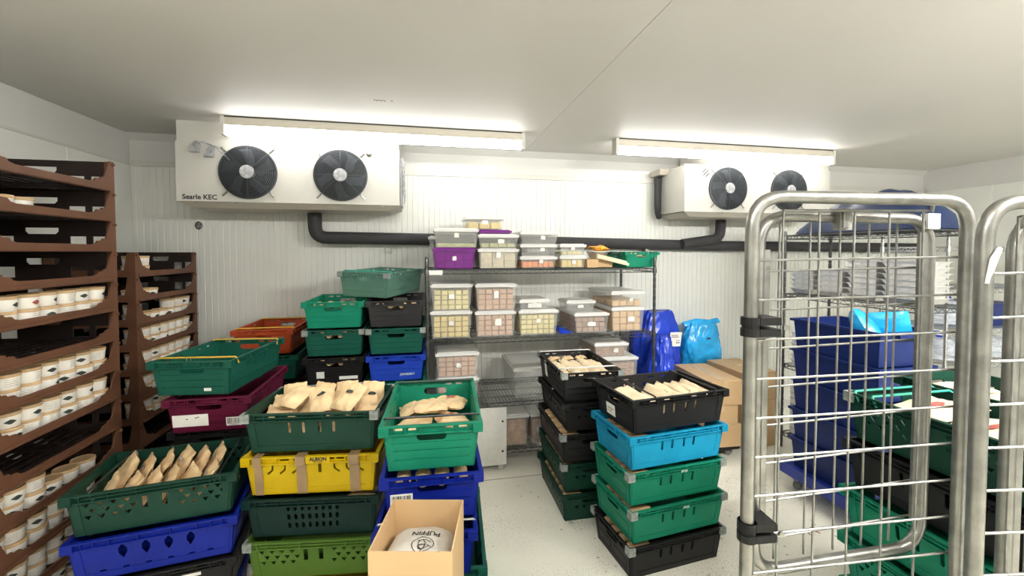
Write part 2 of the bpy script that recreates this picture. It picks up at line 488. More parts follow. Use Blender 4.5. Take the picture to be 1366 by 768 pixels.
for k in (-1, 0, 1):
    b = MB(); b.box(-.036 + abs(k) * .008, .036 - abs(k) * .008, -.0016, -.0009, k * .024 - .006, k * .024 + .006)
    put('stripe', b.mesh('stripe', M['ink']), st, rot=(0, -PI / 4, 0))
b = MB()
b.tube([(2.20, 3.80, 2.36), (2.185, 3.77, 2.22), (2.18, 3.76, 2.10), (2.20, 3.78, 2.03), (2.235, 3.82, 2.0)], .028, 8)
b.tube([(2.23, 3.80, 2.38), (2.215, 3.78, 2.20), (2.225, 3.80, 2.05)], .02, 8)
put('cable_loom', b.mesh('cable_loom', M['lagging'], True), c2)
b = MB(); b.taper(2.17, 2.25, 3.70, 3.86, 2.385, 2.15, 2.25, 3.66, 3.86, 2.43)
put('corner_bracket', b.mesh('corner_bracket', M['cream']), c2)

def bend(pts, r, n=6):
    """polyline with rounded corners"""
    P = [Vector(p) for p in pts]; out = [P[0]]
    for i in range(1, len(P) - 1):
        a, c = (P[i - 1] - P[i]).normalized(), (P[i + 1] - P[i]).normalized()
        p0, p1 = P[i] + a * r, P[i] + c * r
        for k in range(n + 1):
            q = k / n
            out.append(p0 * (1 - q) ** 2 + P[i] * 2 * q * (1 - q) + p1 * q * q)
    out.append(P[-1])
    return out
t = thing('lagged_pipe', 'black lagged refrigerant pipe running along the ribbed wall under both coolers', 'pipe')
b = MB(); b.tube(bend([(-.875, 3.72, 1.972), (-.875, 3.74, 1.775), (.3, 3.82, 1.765), (2.8, 3.82, 1.72), (5.45, 3.82, 1.705)], .09), .052, 12)
put('main_run', b.mesh('main_run', M['lagging'], True), t)
b = MB(); b.tube(bend([(2.86, 3.74, 1.972), (2.85, 3.74, 1.79), (2.45, 3.755, 1.735)], .08), .048, 12)
put('branch', b.mesh('branch', M['lagging'], True), t)
b = MB()
for x in (-.3, .9, 2.1, 3.4, 4.7): b.box(x - .012, x + .012, 3.80, 3.8835, 1.65, 1.69)
put('pipe_clip', b.mesh('pipe_clip', M['galv']), t)
t = thing('cable_gland', 'small grey cable gland on the wall above the short brown stack', 'fitting', (-1.78, 3.886, 1.87))
b = MB(); b.lathe([(.028, 0), (.028, -.012), (.017, -.015), (.017, -.004)], 14, axis='y'); put('collar', b.mesh('collar', M['galv'], True), t)
b = MB(); b.tube([(.02 * math.cos(a), -.014, .03 * math.sin(a)) for a in [k * .7 for k in range(9)]], .004, 5); put('cable_loop', b.mesh('cable_loop', M['black_metal'], True), t)

# ------------------------------------------------------------------ wire racks
def wire_rack(name, label, L, D, shelves, top, m, loc, rz, group=None):
    t = thing(name, label, 'shelving', loc, rz, group)
    pr = []
    z = 0.0
    prof = [(.011, 0), (.0125, .01)]
    n = int((top - .02) / .0508)
    for i in range(n):
        zz = .03 + i * .0508
        prof += [(.0125, zz), (.0095, zz + .002), (.0095, zz + .007), (.0125, zz + .009)]
    prof += [(.0125, top - .008), (.009, top)]
    b = MB(); b.lathe(prof, 10)
    pm = b.mesh('post', m, True)
    for sx in (-1, 1):
        for sy in (-1, 1):
            put('post', pm, t, (sx * L / 2, sy * D / 2, 0))
    b = MB()
    for s in (-1, 1):
        for dz in (0, -.028):
            b.tube([(-L / 2, s * D / 2, dz), (L / 2, s * D / 2, dz)], .0038, 6)
            b.tube([(s * L / 2, -D / 2, dz), (s * L / 2, D / 2, dz)], .0038, 6)
    fm = b.mesh('shelf', m, True)
    b = MB()
    n = int(L / .032)
    for s in (-1, 1):
        b.tube([(-L / 2 + .012 + (L - .024) * i / n, s * D / 2, -.001 if i % 2 else -.027) for i in range(n + 1)], .0024, 4)
    n2 = int(D / .032)
    for s in (-1, 1):
        b.tube([(s * L / 2, -D / 2 + .012 + (D - .024) * i / n2, -.001 if i % 2 else -.027) for i in range(n2 + 1)], .0024, 4)
    zm = b.mesh('truss_wire', m)
    b = MB()
    k = int(L / .026)
    for i in range(1, k):
        x = -L / 2 + L * i / k
        b.tube([(x, -D / 2, .005), (x, D / 2, .005)], .0019, 4)
    for q in (-.28, 0, .28):
        b.tube([(-L / 2, q * D, .001), (L / 2, q * D, .001)], .003, 5)
    dm = b.mesh('deck_wire', m)
    b = MB(); b.lathe([(.0125, -.036), (.019, -.034), (.016, .006), (.0125, .008)], 10)
    cm = b.mesh('collar', m, True)
    for z in shelves:
        s_ = put('shelf', fm, t, (0, 0, z - .008))
        put('truss_wire', zm, s_, kind='stuff')
        put('deck_wire', dm, s_, kind='stuff')
        for sx in (-1, 1):
            for sy in (-1, 1):
                put('collar', cm, s_, (sx * L / 2, sy * D / 2, 0))
    return t
RK = (0.925, 3.505)
r1 = wire_rack('wire_rack', 'black wire shelving rack holding clear food boxes against the ribbed wall', 1.83, .61, (.14, .51, 1.005, 1.53), 1.615, M['rack'], (*RK, 0), 0)
b = MB(); b.box(-.905, -.80, -.309, -.306, 1.488, 1.522); lb = put('label_holder', b.mesh('label_holder', M['white_paper']), r1)
r2 = wire_rack('wire_rack', 'wire shelving rack stacked with foil trays behind the navy totes', 1.02, .46, (.14, .72, 1.315, 1.80), 1.83, M['rack'], (3.20, 2.57, 0), PI / 2)
r3 = wire_rack('wire_rack', 'chrome wire shelving rack holding bagged goods beside the far wall corner', 1.2, .46, (.20, .82, 1.08, 1.385, 1.70), 1.87, M['chrome'], (4.34, 2.66, 0), 0)

# ------------------------------------------------------------------ crates
CH = .176
def slot(cx, cz, w, h, n=3):
    r = w / 2; out = []
    for i in range(n + 1):
        a = PI + PI * i / n
        out.append((cx + r * math.cos(a), cz - h / 2 + r + r * math.sin(a)))
    for i in range(n + 1):
        a = PI * i / n
        out.append((cx + r * math.cos(a), cz + h / 2 - r + r * math.sin(a)))
    return out
def curve_slot(cx, cz, d):
    return [(cx - d * .012, cz + .028), (cx - d * .019, cz + .028), (cx - d * .017, cz + .005), (cx + d * .008, cz - .014), (cx + d * .013, cz - .006), (cx - d * .008, cz + .008)]
TX, TY, BX, BY = .287, .187, .268, .168
_crate_cache = {}
def crate_meshes(kind):
    if kind in _crate_cache: return _crate_cache[kind]
    long_h, short_h = [], []
    rimholes = [rect(x, CH - .019, .034, .009) for x in (-.17, -.085, .085, .17)]
    if kind == 'slots':
        long_h = [slot(x, .108, .014, .052) for x in (-.10, -.037, .037, .10)] + rimholes
        short_h = [oval(0, .122, .115, .032)]
    elif kind == 'dots':
        for s in (-1, 1):
            for i in range(4):
                for j in range(3):
                    long_h.append(trih(s * (.095 + i * .045) + (j % 2) * .02, .125 - j * .026, .013))
        long_h += [rect(-.035, .105, .020, .052), rect(.035, .105, .020, .052)]
        short_h = [oval(0, .130, .13, .036)] + [trih(x, .085, .014) for x in (-.10, -.05, .05, .10)]
    elif kind == 'plain':
        long_h = [slot(x, .115, .012, .045) for x in (-.035, .0, .035)] + [rect(x, .115, .006, .03) for x in (-.12, -.10, -.08, .08, .10, .12)] + rimholes
        short_h = [oval(0, .128, .12, .032), rect(-.125, CH - .017, .035, .010), rect(-.07, CH - .0175, .03, .009), rect(.075, CH - .0175, .03, .009), rect(.13, CH - .017, .035, .010)]
    elif kind == 'leaf':
        long_h = [leafh(x, .105, .030, .062) for x in (-.115, -.035, .045, .125)] + [rect(x, .035, .022, .007) for x in (-.19, -.11, -.03, .05, .13, .2)]
        short_h = [oval(0, .128, .12, .032)]
    elif kind == 'vent':
        for i in range(8):
            for j in range(3):
                long_h.append(slot(-.11 + i * .0315, .128 - j * .040, .015, .030, 2))
        short_h = [oval(0, .128, .12, .032)]
    elif kind == 'curve':
        long_h = [curve_slot(x, .105, -1) for x in (-.19, -.135, -.08)] + [rect(.035, .115, .016, .04)] + [curve_slot(x, .105, 1) for x in (.115, .17, .225)] + [rect(x, CH - .019, .04, .008) for x in (-.12, -.06, .08, .13)]
        short_h = [oval(0, .128, .12, .032)]
    b = MB()
    e = .004
    for s in (-1, 1):
        def lo(u, z, d=0.0, s=s):
            k = z / CH
            return (u * (BX + (TX - BX) * k) / TX, s * (BY + (TY - BY) * k - d), z)
        def so(u, z, d=0.0, s=s):
            k = z / CH
            return (s * (BX + (TX - BX) * k - d), u * (BY + (TY - BY) * k) / TY, z)
        b.panel([(-TX, 0), (TX, 0), (TX, CH), (-TX, CH)], long_h, lambda u, z: lo(u, z), lambda u, z: lo(u, z, e))
        b.panel([(-TY, 0), (TY, 0), (TY, CH), (-TY, CH)], short_h, lambda u, z: so(u, z), lambda u, z: so(u, z, e))
        def strip(f, u0, u1, z0, z1, d):
            b.add([f(u0, z0, 0.0005), f(u1, z0, .0005), f(u1, z1, .0005), f(u0, z1, .0005), f(u0, z0, -d), f(u1, z0, -d), f(u1, z1, -d), f(u0, z1, -d)],
                  [(4, 5, 6, 7), (0, 1, 5, 4), (1, 2, 6, 5), (2, 3, 7, 6), (3, 0, 4, 7)])
        if kind == 'plain':
            for z0, z1 in ((.006, .040), (.046, .076), (.080, .106)): strip(so, -.165, .165, z0, z1, .0035)
            for z0, z1 in ((.006, .045), (.050, .085)): strip(lo, -.262, .262, z0, z1, .0035)
        elif kind in ('slots', 'curve', 'leaf'):
            for z0, z1 in ((.004, .030),): strip(lo, -.25, .25, z0, z1, .002)
            strip(so, -.15, .15, .004, .03, .002); strip(so, -.15, -.02, .036, .085, .002); strip(so, .02, .15, .036, .085, .002)
        for u in (-.262, .262): strip(lo, u - .012, u + .012, .002, CH - .038, .0025)
        for u in (-.166, .166): strip(so, u - .010, u + .010, .002, CH - .038, .0025)
    b.box(-BX, BX, -BY, BY, 0, .004)
    body = b.mesh('body', M['crate_green'])
    # rim: two lips, the webs between them
    b = MB()
    def ring(z0, z1, ox, oy, ix, iy):
        b.box(-ox, ox, -oy, -iy, z0, z1); b.box(-ox, ox, iy, oy, z0, z1)
        b.box(-ox, -ix, -iy, iy, z0, z1); b.box(ix, ox, -iy, iy, z0, z1)
    ring(CH - .006, CH, .299, .199, TX - .001, TY - .001)
    ring(CH - .035, CH - .030, .296, .196, TX - .0035, TY - .0035)
    for u in (-.24, -.20, -.15, -.055, .055, .15, .20, .24):
        for s in (-1, 1): b.box(u - .0015, u + .0015, s * .196 if s < 0 else TY - .002, -TY + .002 if s < 0 else .196, CH - .033, CH - .004)
    for u in (-.14, -.10, -.045, .045, .10, .14):
        for s in (-1, 1): b.box(s * .296 if s < 0 else TX - .002, -TX + .002 if s < 0 else .296, u - .0015, u + .0015, CH - .033, CH - .004)
    if kind in ('slots', 'vent', 'dots'):
        for s in (-1, 1):
            y0, y1 = (-.1965, -TY + .002) if s < 0 else (TY - .002, .1965)
            b.box(-.235, .235, y0 + (0 if s < 0 else .006), y1 - (.006 if s < 0 else 0), CH - .020, CH - .016)
    rim = b.mesh('rim', M['crate_green'])
    b = MB()
    b.box(.262, .3006, .1905, .2006, CH - .037, CH + .0008); b.box(.2905, .3006, .162, .1905, CH - .037, CH + .0008)
    for q in (.009, .018, .027): b.box(.262, .3016, .2006, .2016, CH - q - .002, CH - q); b.box(.3006, .3016, .162, .2006, CH - q - .002, CH - q)
    corner = b.mesh('rim_corner', M['crate_green'])
    b = MB()
    b.tube(bend([(.02, -.1895, CH - .028), (0, -.1895, CH + .0062), (0, .1895, CH + .0062), (.02, .1895, CH - .028)], .012, 4), .0046, 6)
    arm = b.mesh('bale_arm', M['arm_zinc'], True)
    _crate_cache[kind] = (body, rim, corner, arm)
    return _crate_cache[kind]
def crate(x, y, z, rz, kind, col, label, sx=1.0, arms=(), arm='arm_zinc', p=.187, corner=None, group=None, rot=None, name='stacking_crate'):
    t = thing(name, label, 'crate', (x, y, z), rz, group, (sx, 1, p / .187), rot)
    body, rim, cor, am = crate_meshes(kind)
    m = M['crate_' + col]
    put('body', body, t, m=m)
    put('rim', rim, t, m=m)
    cm = M[corner] if corner else m
    for a, sx, sy in ((0, 1, 1), (0, -1, 1), (0, 1, -1), (0, -1, -1)):
        c = put('rim_corner', cor, t, m=cm, scale=(sx, sy, 1))
        if corner: c['label'] = 'scuffed grey rim corner'
    for ax in arms:
        s = -1 if ax > 0 else 1
        put('bale_arm', am, t, (ax, 0, 0), m=M[arm], scale=(s, 1, 1), label=arm.replace('_bale_arm', '').replace('arm_', '') + ' bale arm')
    t['_p'] = p
    return t
def world_of(t, p):
    M_ = Matrix.Translation(t.location) @ t.rotation_euler.to_matrix().to_4x4()
    return M_ @ Vector((p[0], p[1], p[2]))
def sticker(t, side, u, z, w, h, m='white_paper', name='paper_label', lift=.0032):
    """paper stuck on a crate wall; side 'f','b' long walls, 'l','r' short walls"""
    zs = t.scale[2]
    def P(uu, zz, d):
        k = zz / CH
        if side in 'fb':
            s = -1 if side == 'f' else 1
            return (uu * (-s), s * (BY + (TY - BY) * k + d), zz)
        s = -1 if side == 'l' else 1
        return (s * (BX + (TX - BX) * k + d), uu * s, zz)
    b = MB()
    q = [P(u - w / 2, z - h / 2, lift), P(u + w / 2, z - h / 2, lift), P(u + w / 2, z + h / 2, lift), P(u - w / 2, z + h / 2, lift)]
    q2 = [P(u - w / 2, z - h / 2, lift + .001), P(u + w / 2, z - h / 2, lift + .001), P(u + w / 2, z + h / 2, lift + .001), P(u - w / 2, z + h / 2, lift + .001)]
    b.add(q + q2, [(0, 3, 2, 1), (4, 5, 6, 7), (0, 1, 5, 4), (1, 2, 6, 5), (2, 3, 7, 6), (3, 0, 4, 7)])
    return put(name, b.mesh(name, M[m]), t)
def marks(par, t, side, u, z, w, h, rows, seed, m='ink'):
    r = random.Random(seed); b = MB()
    return None
def barcode(t, side, u, z, w, h, seed):
    st = sticker(t, side, u, z, w, h)
    r = random.Random(seed); x = u - w / 2 + .006
    b = MB()
    def P(uu, zz, d):
        k = zz / CH
        if side in 'fb':
            s = -1 if side == 'f' else 1
            return (uu * (-s), s * (BY + (TY - BY) * k + d), zz)
        s = -1 if side == 'l' else 1
        return (s * (BX + (TX - BX) * k + d), uu * s, zz)
    while x < u + w / 2 - .008:
        ww = r.choice((.0012, .002, .0032))
        b.add([P(x, z - h * .28, .0045), P(x + ww, z - h * .28, .0045), P(x + ww, z + h * .38, .0045), P(x, z + h * .38, .0045)], [(0, 1, 2, 3)])
        x += ww + r.choice((.0012, .002, .003))
    for k in range(9):
        xx = u - w * .3 + k * w * .07
        b.add([P(xx, z - h * .42, .0045), P(xx + .003, z - h * .42, .0045), P(xx + .003, z - h * .34, .0045), P(xx, z - h * .34, .0045)], [(0, 1, 2, 3)])
    put('barcode', b.mesh('barcode', M['ink']), st, kind='stuff')
    return st
def crate_text(t, txt, size, loc, rot, m):
    me = text_mesh(txt, size, M[m], .0003, 'CENTER', .0004)
    return put('lettering', me, t, loc, rot)

def stack(x, y, rz, rows, p, z0=0.0, sx=1.0):
    out = []
    for i, r in enumerate(rows):
        kw = dict(kind=r[0], col=r[1], label=r[2])
        kw.update(r[3] if len(r) > 3 else {})
        dx, dy, dr = kw.pop('off', (0, 0, 0))
        out.append(crate(x + dx, y + dy, z0 + i * p, rz + dr, p=p, sx=sx, **kw))
    return out

# -- stack in the corner of the brown tub trays: open dark green crate of bread bags on top
S1 = stack(-1.105, 2.13, .150, [
    ('slots', 'blue', 'blue crate on the floor under the bread bags beside the tub trays', dict(off=(-.035, .02, -.03))),
    ('slots', 'black', 'black crate low in the stack, under the blue crate with leaf shaped holes', dict(off=(-.012, .01, .0))),
    ('leaf', 'blue', 'blue crate with four leaf shaped holes under the bread bag crate'),
    ('dots', 'dark_green', 'dark green crate of kraft bread bags beside the tall tub trays', dict(arms=(-.215, .235), arm='arm_black'))], .184, sx=.965)
sticker(S1[1], 'f', .13, .13, .07, .02)
# -- stack with the yellow taped crate
S2 = stack(-.480, 2.20, -.118, [
    ('curve', 'yellow', 'yellow crate on the floor under the lime green crate'),
    ('dots', 'lime', 'lime green crate with rows of small triangular holes', dict(corner='worn')),
    ('vent', 'deep_green', 'very dark green crate with rows of slots under the taped yellow crate'),
    ('curve', 'yellow', 'yellow crate bound with brown tape strips'),
    ('slots', 'dark_green', 'dark green crate heaped with kraft bags above the yellow crate', dict(corner='worn'))], .1915, sx=.98)
y_ = S2[3]
for u in (-.245, .0, -.15):
    pass
for u, w in ((.232, .036), (.045, .044), (-.19, .046)):
    sticker(y_, 'f', -u, .070, w, .138, 'tape', 'tape_strip', .0045)
    b = MB(); b.box(u * -1 - w / 2, u * -1 + w / 2, -.2016, -.2006, CH - .04, CH); 
    b.box(u * -1 - w / 2, u * -1 + w / 2, -.2016, -.15, CH + .0002, CH + .0012); put('tape_strip', b.mesh('tape_strip', M['tape']), y_)
b = MB(); b.box(-.020, .085, -.2012, -.1992, CH - .031, CH - .003); pl = put('name_plate', b.mesh('name_plate', M['crate_yellow']), y_)
put('lettering', text_mesh('ALBION', .021, M['ink'], .0003, 'CENTER', .0010), pl, (.034, -.2014, CH - .0195), (PI / 2, 0, 0))
put('lettering', text_mesh('0115 9710', .009, M['ink'], .0003, 'CENTER', .0003), pl, (.034, -.2014, CH - .0285), (PI / 2, 0, 0))
# -- stack with its handle end towards the aisle: open bright green crate
S3 = stack(.034, 1.975, 1.522, [
    ('plain', 'green', 'green crate on the floor under the two blue crates', dict(off=(.03, .0, .02))),
    ('plain', 'mid_green', 'green crate second from the floor under the two blue crates', dict(off=(.025, .01, -.02))),
    ('plain', 'blue', 'lower of the two blue crates behind the open cardboard box', dict(off=(-.012, -.05, -.05), arms=(-.235,), arm='arm_zinc')),
    ('plain', 'blue', 'blue crate with a barcode label under the bright green crate', dict(off=(-.004, -.01, .02))),
    ('plain', 'green', 'bright green crate of kraft packets with two black bale arms', dict(arms=(-.225, .255), arm='arm_black'))], .199)
barcode(S3[3], 'l', -.118, .085, .085, .055, 3)
s_ = sticker(S3[3], 'l', -.02, .036, .16, .040)
crate_text(S3[3], 'TANK 7', .014, (-.2775, -.0, .03), (PI / 2, 0, -PI / 2), 'ink')
# -- green crate with yellow arms over the burgundy crate
S4 = stack(-1.075, 2.735, 1.52, [
    ('plain', 'deep_green', 'dark green crate on the floor of the stack under the burgundy crate'),
    ('plain', 'black', 'black crate second from the floor under the burgundy crate'),
    ('plain', 'deep_green', 'dark green crate third from the floor under the burgundy crate'),
    ('plain', 'black', 'black crate directly under the burgundy crate'),
    ('plain', 'burgundy', 'burgundy crate with a white paper label under the yellow armed crate', dict(off=(.0, -.055, .05))),
    ('plain', 'mid_green', 'green crate with two yellow bale arms on the burgundy crate', dict(arms=(-.285 + .05, .235), arm='arm_yellow', off=(-.045, -.05, -.06)))], .187)
sticker(S4[4], 'l', -.085, .062, .16, .062)
for k, (uu, zz) in enumerate(((-.10, .07), (-.06, .075), (-.05, .078))):
    sticker(S4[4], 'l', uu, zz, .008, .004, 'ink', 'pen_mark', .0045)
barcode(S4[4], 'l', .11, .045, .07, .045, 5)
sticker(S4[5], 'l', .07, .028, .035, .016, 'white_paper', 'torn_label', .004)
# -- orange crate on a dark stack by the wall
S5 = stack(-1.12, 3.56, 1.60, [
    ('plain', 'deep_green', 'dark green crate on the floor under the orange crate'),
    ('plain', 'black', 'black crate second from the floor under the orange crate'),
    ('plain', 'deep_green', 'dark green crate third from the floor under the orange crate'),
    ('plain', 'black', 'black crate fourth from the floor under the orange crate'),
    ('plain', 'mid_green', 'dark green crate directly under the orange crate', dict(off=(.02, 0, 0))),
    ('plain', 'orange', 'orange red crate by the ribbed wall', dict(arms=(-.235, .235), arm='arm_yellow', off=(0, 0, -.03)))], .187)
# -- twin stacks beside the rack
S6 = stack(-.612, 3.36, 1.571, [
    ('plain', 'deep_green', 'dark green crate on the floor of the crate column nearer the orange crate'),
    ('plain', 'mid_green', 'green crate second from the floor nearer the orange crate'),
    ('plain', 'black', 'black crate third from the floor nearer the orange crate'),
    ('plain', 'mid_green', 'green crate under the black crate with two white labels', dict(arms=(-.285,), arm='arm_zinc')),
    ('plain', 'black', 'black crate with two white labels under a dusty green crate'),
    ('plain', 'mid_green', 'dusty green crate between the black labelled crate and the bright green crate', dict(corner='worn')),
    ('plain', 'bright_green', 'bright green crate of wrapped loaves topping the column beside the orange crate')], .19)
S7 = stack(-.202, 3.34, 1.571, [
    ('plain', 'deep_green', 'dark green crate on the floor of the column beside the rack post'),
    ('plain', 'black', 'black crate second from the floor beside the rack post'),
    ('plain', 'mid_green', 'green crate third from the floor beside the rack post'),
    ('plain', 'green', 'green crate under the cobalt blue crate beside the rack post'),
    ('plain', 'cobalt', 'cobalt blue crate with pale worn print beside the rack post'),
    ('plain', 'mid_green', 'scratched green crate on the cobalt blue crate', dict(corner='worn')),
    ('plain', 'charcoal', 'charcoal crate under the slanted green crate', )], .19)
b5 = S6[4]
sticker(b5, 'l', -.09, .06, .05, .045, 'white_paper', 'torn_label', .0045)
sticker(b5, 'l', .09, .035, .12, .022, 'white_paper', 'paper_label', .0045)
crate_text(S7[4], 'JSANDERT', .022, (-.2775, -.075, .035), (PI / 2, 0, -PI / 2), 'paleblue')
sticker(S7[6], 'l', -.0, .045, .09, .030, 'crate_charcoal', 'worn_patch', .0042)
crate(-.315, 3.43, 1.343, math.radians(64.9) , 'plain', 'lit_green', 'slanted green crate, lightened as if lit, lying across the two crate columns by the rack',
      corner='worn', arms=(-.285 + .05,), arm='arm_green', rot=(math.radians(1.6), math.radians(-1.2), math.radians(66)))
# -- aisle stack under the open black crate
S8 = stack(1.2586, 2.150, .109, [
    ('slots', 'black', 'black crate on the floor under the green crates in the aisle', dict(corner='worn')),
    ('slots', 'green', 'lower of the two lettered green crates under the sky blue crate', dict(corner='worn', off=(.004, -.004, .01))),
    ('slots', 'green', 'upper of the two lettered green crates under the sky blue crate', dict(corner='worn', off=(-.002, .003, -.008))),
    ('slots', 'sky', 'sky blue crate with four slots in the aisle stack'),
    ('slots', 'black', 'open black crate of cream packets above the sky blue crate', dict(arms=(-.16, .225), arm='arm_black', off=(.006, 0, .012)))], .187)
for t in (S8[1], S8[2]):
    crate_text(t, 'IPCO', .016, (.03, -.2002, CH - .030), (PI / 2, 0, 0), 'white_paper')
sticker(S8[4], 'l', -.035, .055, .085, .062)
sticker(S8[4], 'l', -.035, .060, .06, .010, 'print_grey', 'print_line', .0045)
sticker(S8[4], 'l', -.045, .045, .04, .008, 'print_grey', 'print_line', .0045)
# -- stack behind it, in front of the rack
S9 = stack(1.003, 2.735, 1.563, [
    ('dots', 'dark_green', 'dark green crate with triangular holes on the floor before the rack'),
    ('dots', 'dark_green', 'dark green crate second from the floor before the rack', dict(corner='worn')),
    ('slots', 'black', 'black crate with pale corners above the two dark green crates', dict(corner='worn', off=(-.01, -.01, 0))),
    ('dots', 'black', 'black crate second from the top before the rack', dict(off=(.01, 0, .01))),
    ('plain', 'black', 'black crate of long cream packets before the rack', dict(arms=(-.20, .265), arm='arm_zinc', corner='worn'))], .187)
sticker(S9[4], 'b', -.12, .10, .05, .11, 'white_paper', 'torn_label', .0042)
# -- stacks behind the roll cages
S10 = stack(1.815, 1.08, 1.571, [
    ('dots', 'green', 'green crate on the floor behind the roll cages'),
    ('plain', 'green', 'green crate second from the floor behind the roll cages'),
    ('dots', 'green', 'green crate with triangular holes under a plain green crate behind the cage', dict(off=(-.012, 0, 0))),
    ('slots', 'green', 'green crate under the black crate behind the roll cage', dict(off=(-.012, 0, 0))),
    ('slots', 'black', 'black crate between green crates behind the roll cage'),
    ('dots', 'dark_green', 'dark green crate of flat bread packs behind the roll cage', dict(arms=(.20, .265), arm='arm_green', corner='worn'))], .187)
S11 = stack(2.245, 1.22, 1.571, [
    ('dots', 'dark_green', 'dark green crate on the floor in the stack beyond the flat bread crate'),
    ('plain', 'black', 'black crate second from the floor beyond the flat bread crate'),
    ('dots', 'dark_green', 'dark green crate third from the floor beyond the flat bread crate'),
    ('plain', 'black', 'black crate fourth from the floor beyond the flat bread crate'),
    ('dots', 'dark_green', 'dark green crate fifth from the floor beyond the flat bread crate'),
    ('dots', 'dark_green', 'second dark green crate of bread packs, beyond the flat bread crate')], .187)
S12 = stack(.0, 1.43, -.19, [
    ('plain', 'green', 'green crate on the floor under the open cardboard box'),
    ('plain', 'green', 'green crate directly under the open cardboard box')], .187)

# ------------------------------------------------------------------ packets, bags and bread
def bag_surface(u, v, s, w, l, th, seed):
    e = max(0.0, (1 - abs(u) ** 2.6)) * max(0.0, (1 - abs(v) ** 3.2))
    n = noise.noise(Vector((u * 1.7 + seed * 3.1, v * 1.7, s * 2.0 + seed)))
    n2 = noise.noise(Vector((u * 5 + seed, v * 5, s * 1.3 + seed * 2)))
    n3 = abs(noise.noise(Vector((u * 2.4 + v * 1.3 + seed * 1.7, v * 2.4 - u, seed + s))))
    g = min(1.0, (.055 / th) ** 2)
    n, n2, n3 = n * g, n2 * g, n3 * g
    z = s * th / 2 * e ** .55 * (1 - .30 * v) * (1 + .35 * n) + n2 * .007 * e ** .5 - s * .012 * n3 * e ** .4 + .012 * n * (1 - e)
    x = w / 2 * u * (1 - .10 * max(0, v) - .06 * n2) + .007 * n
    y = l / 2 * v * (1 + .05 * n2 * abs(u) + .05 * n)
    return Vector((x, y, z))
_bags = {}
def bag_mesh(w, l, th, seed, m):
    key = (w, l, th, seed, m)
    if key in _bags: return _bags[key]
    b = MB(); nu, nv = 12, 14
    for s in (1, -1):
        vs = [bag_surface(-1 + 2 * i / nu, -1 + 2 * j / nv, s, w, l, th, seed) for j in range(nv + 1) for i in range(nu + 1)]
        if s < 0:
            vs = [p - Vector((0, 0, .0004)) for p in vs]
        fs = []
        for j in range(nv):
            for i in range(nu):
                a = j * (nu + 1) + i
                fs.append((a, a + 1, a + nu + 2, a + nu + 1) if s > 0 else (a, a + nu + 1, a + nu + 2, a + 1))
        b.add(vs, fs)
    me = bpy.data.meshes.new('bag'); me.from_pydata(b.v, [], b.f); me.update()
    bm = bmesh.new(); bm.from_mesh(me)
    bmesh.ops.remove_doubles(bm, verts=bm.verts, dist=.0006)
    bmesh.ops.recalc_face_normals(bm, faces=bm.faces)
    bm.to_mesh(me); bm.free()
    me.polygons.foreach_set('use_smooth', [True] * len(me.polygons))
    me.materials.append(M[m])
    _bags[key] = me
    return me
_st = {}
def stamp_mesh(w, l, th, seed, u0, v0, ru, rv, m='leaf'):
    key = (w, l, th, seed, u0, v0, ru, rv, m)
    if key in _st: return _st[key]
    vs, fs, n, R = [], [], 14, 3
    def P(u, v): return bag_surface(u, v, 1, w, l, th, seed) + Vector((0, 0, .0045))
    vs.append(P(u0, v0))
    for k in range(1, R + 1):
        for t in range(n):
            a = t * 2 * PI / n
            vs.append(P(u0 + ru * k / R * math.cos(a), v0 + rv * k / R * math.sin(a) * (1 - .35 * abs(math.cos(a)))))
    for t in range(n): fs.append((0, 1 + t, 1 + (t + 1) % n))
    for k in range(R - 1):
        for t in range(n):
            a, c = 1 + k * n, 1 + (k + 1) * n
            fs.append((a + t, c + t, c + (t + 1) % n, a + (t + 1) % n))
    b = MB(); b.add(vs, fs)
    me = b.mesh('printed_stamp', M[m], True)
    _st[key] = me
    return me
def bag(cr, loc, rot, w, l, th, seed, m, label, stamp=None, group=None, name='bread_bag', cat='bread bag', smat='leaf'):
    """one packet inside crate cr: loc and Euler rot in the crate's own axes"""
    Rm = cr.rotation_euler.to_matrix() @ (Matrix.Rotation(rot[2], 3, 'Z') @ Matrix.Rotation(rot[1], 3, 'Y') @ Matrix.Rotation(rot[0], 3, 'X'))
    p = world_of(cr, (loc[0], loc[1], loc[2]))
    t = thing(name, label, cat, p, 0, group, rot=tuple(Rm.to_euler()))
    Rl = Matrix.Rotation(rot[2], 3, 'Z') @ Matrix.Rotation(rot[1], 3, 'Y') @ Matrix.Rotation(rot[0], 3, 'X')
    Ri = Rl.inverted(); L = Vector(loc); sx = cr.scale[0]
    def squash(me):
        me = me.copy()
        for v in me.vertices:           # the crate's walls and floor press the packet flat
            q = L + Rl @ v.co
            kz = min(1.0, max(0.0, q.z / (CH * cr.scale[2])))
            if q.z < (CH + .004) * cr.scale[2]:
                mx, my = (BX + (TX - BX) * kz) * sx - .0065, BY + (TY - BY) * kz - .0065
                q.x = max(-mx, min(mx, q.x)); q.y = max(-my, min(my, q.y))
            q.z = max(.007, q.z)
            v.co = Ri @ (q - L)
        me.update()
        return me
    put('pouch', squash(bag_mesh(w, l, th, seed, m)), t)
    if stamp:
        put('printed_stamp', squash(stamp_mesh(w, l, th, seed, *stamp, smat)), t)
    return t
R = math.radians
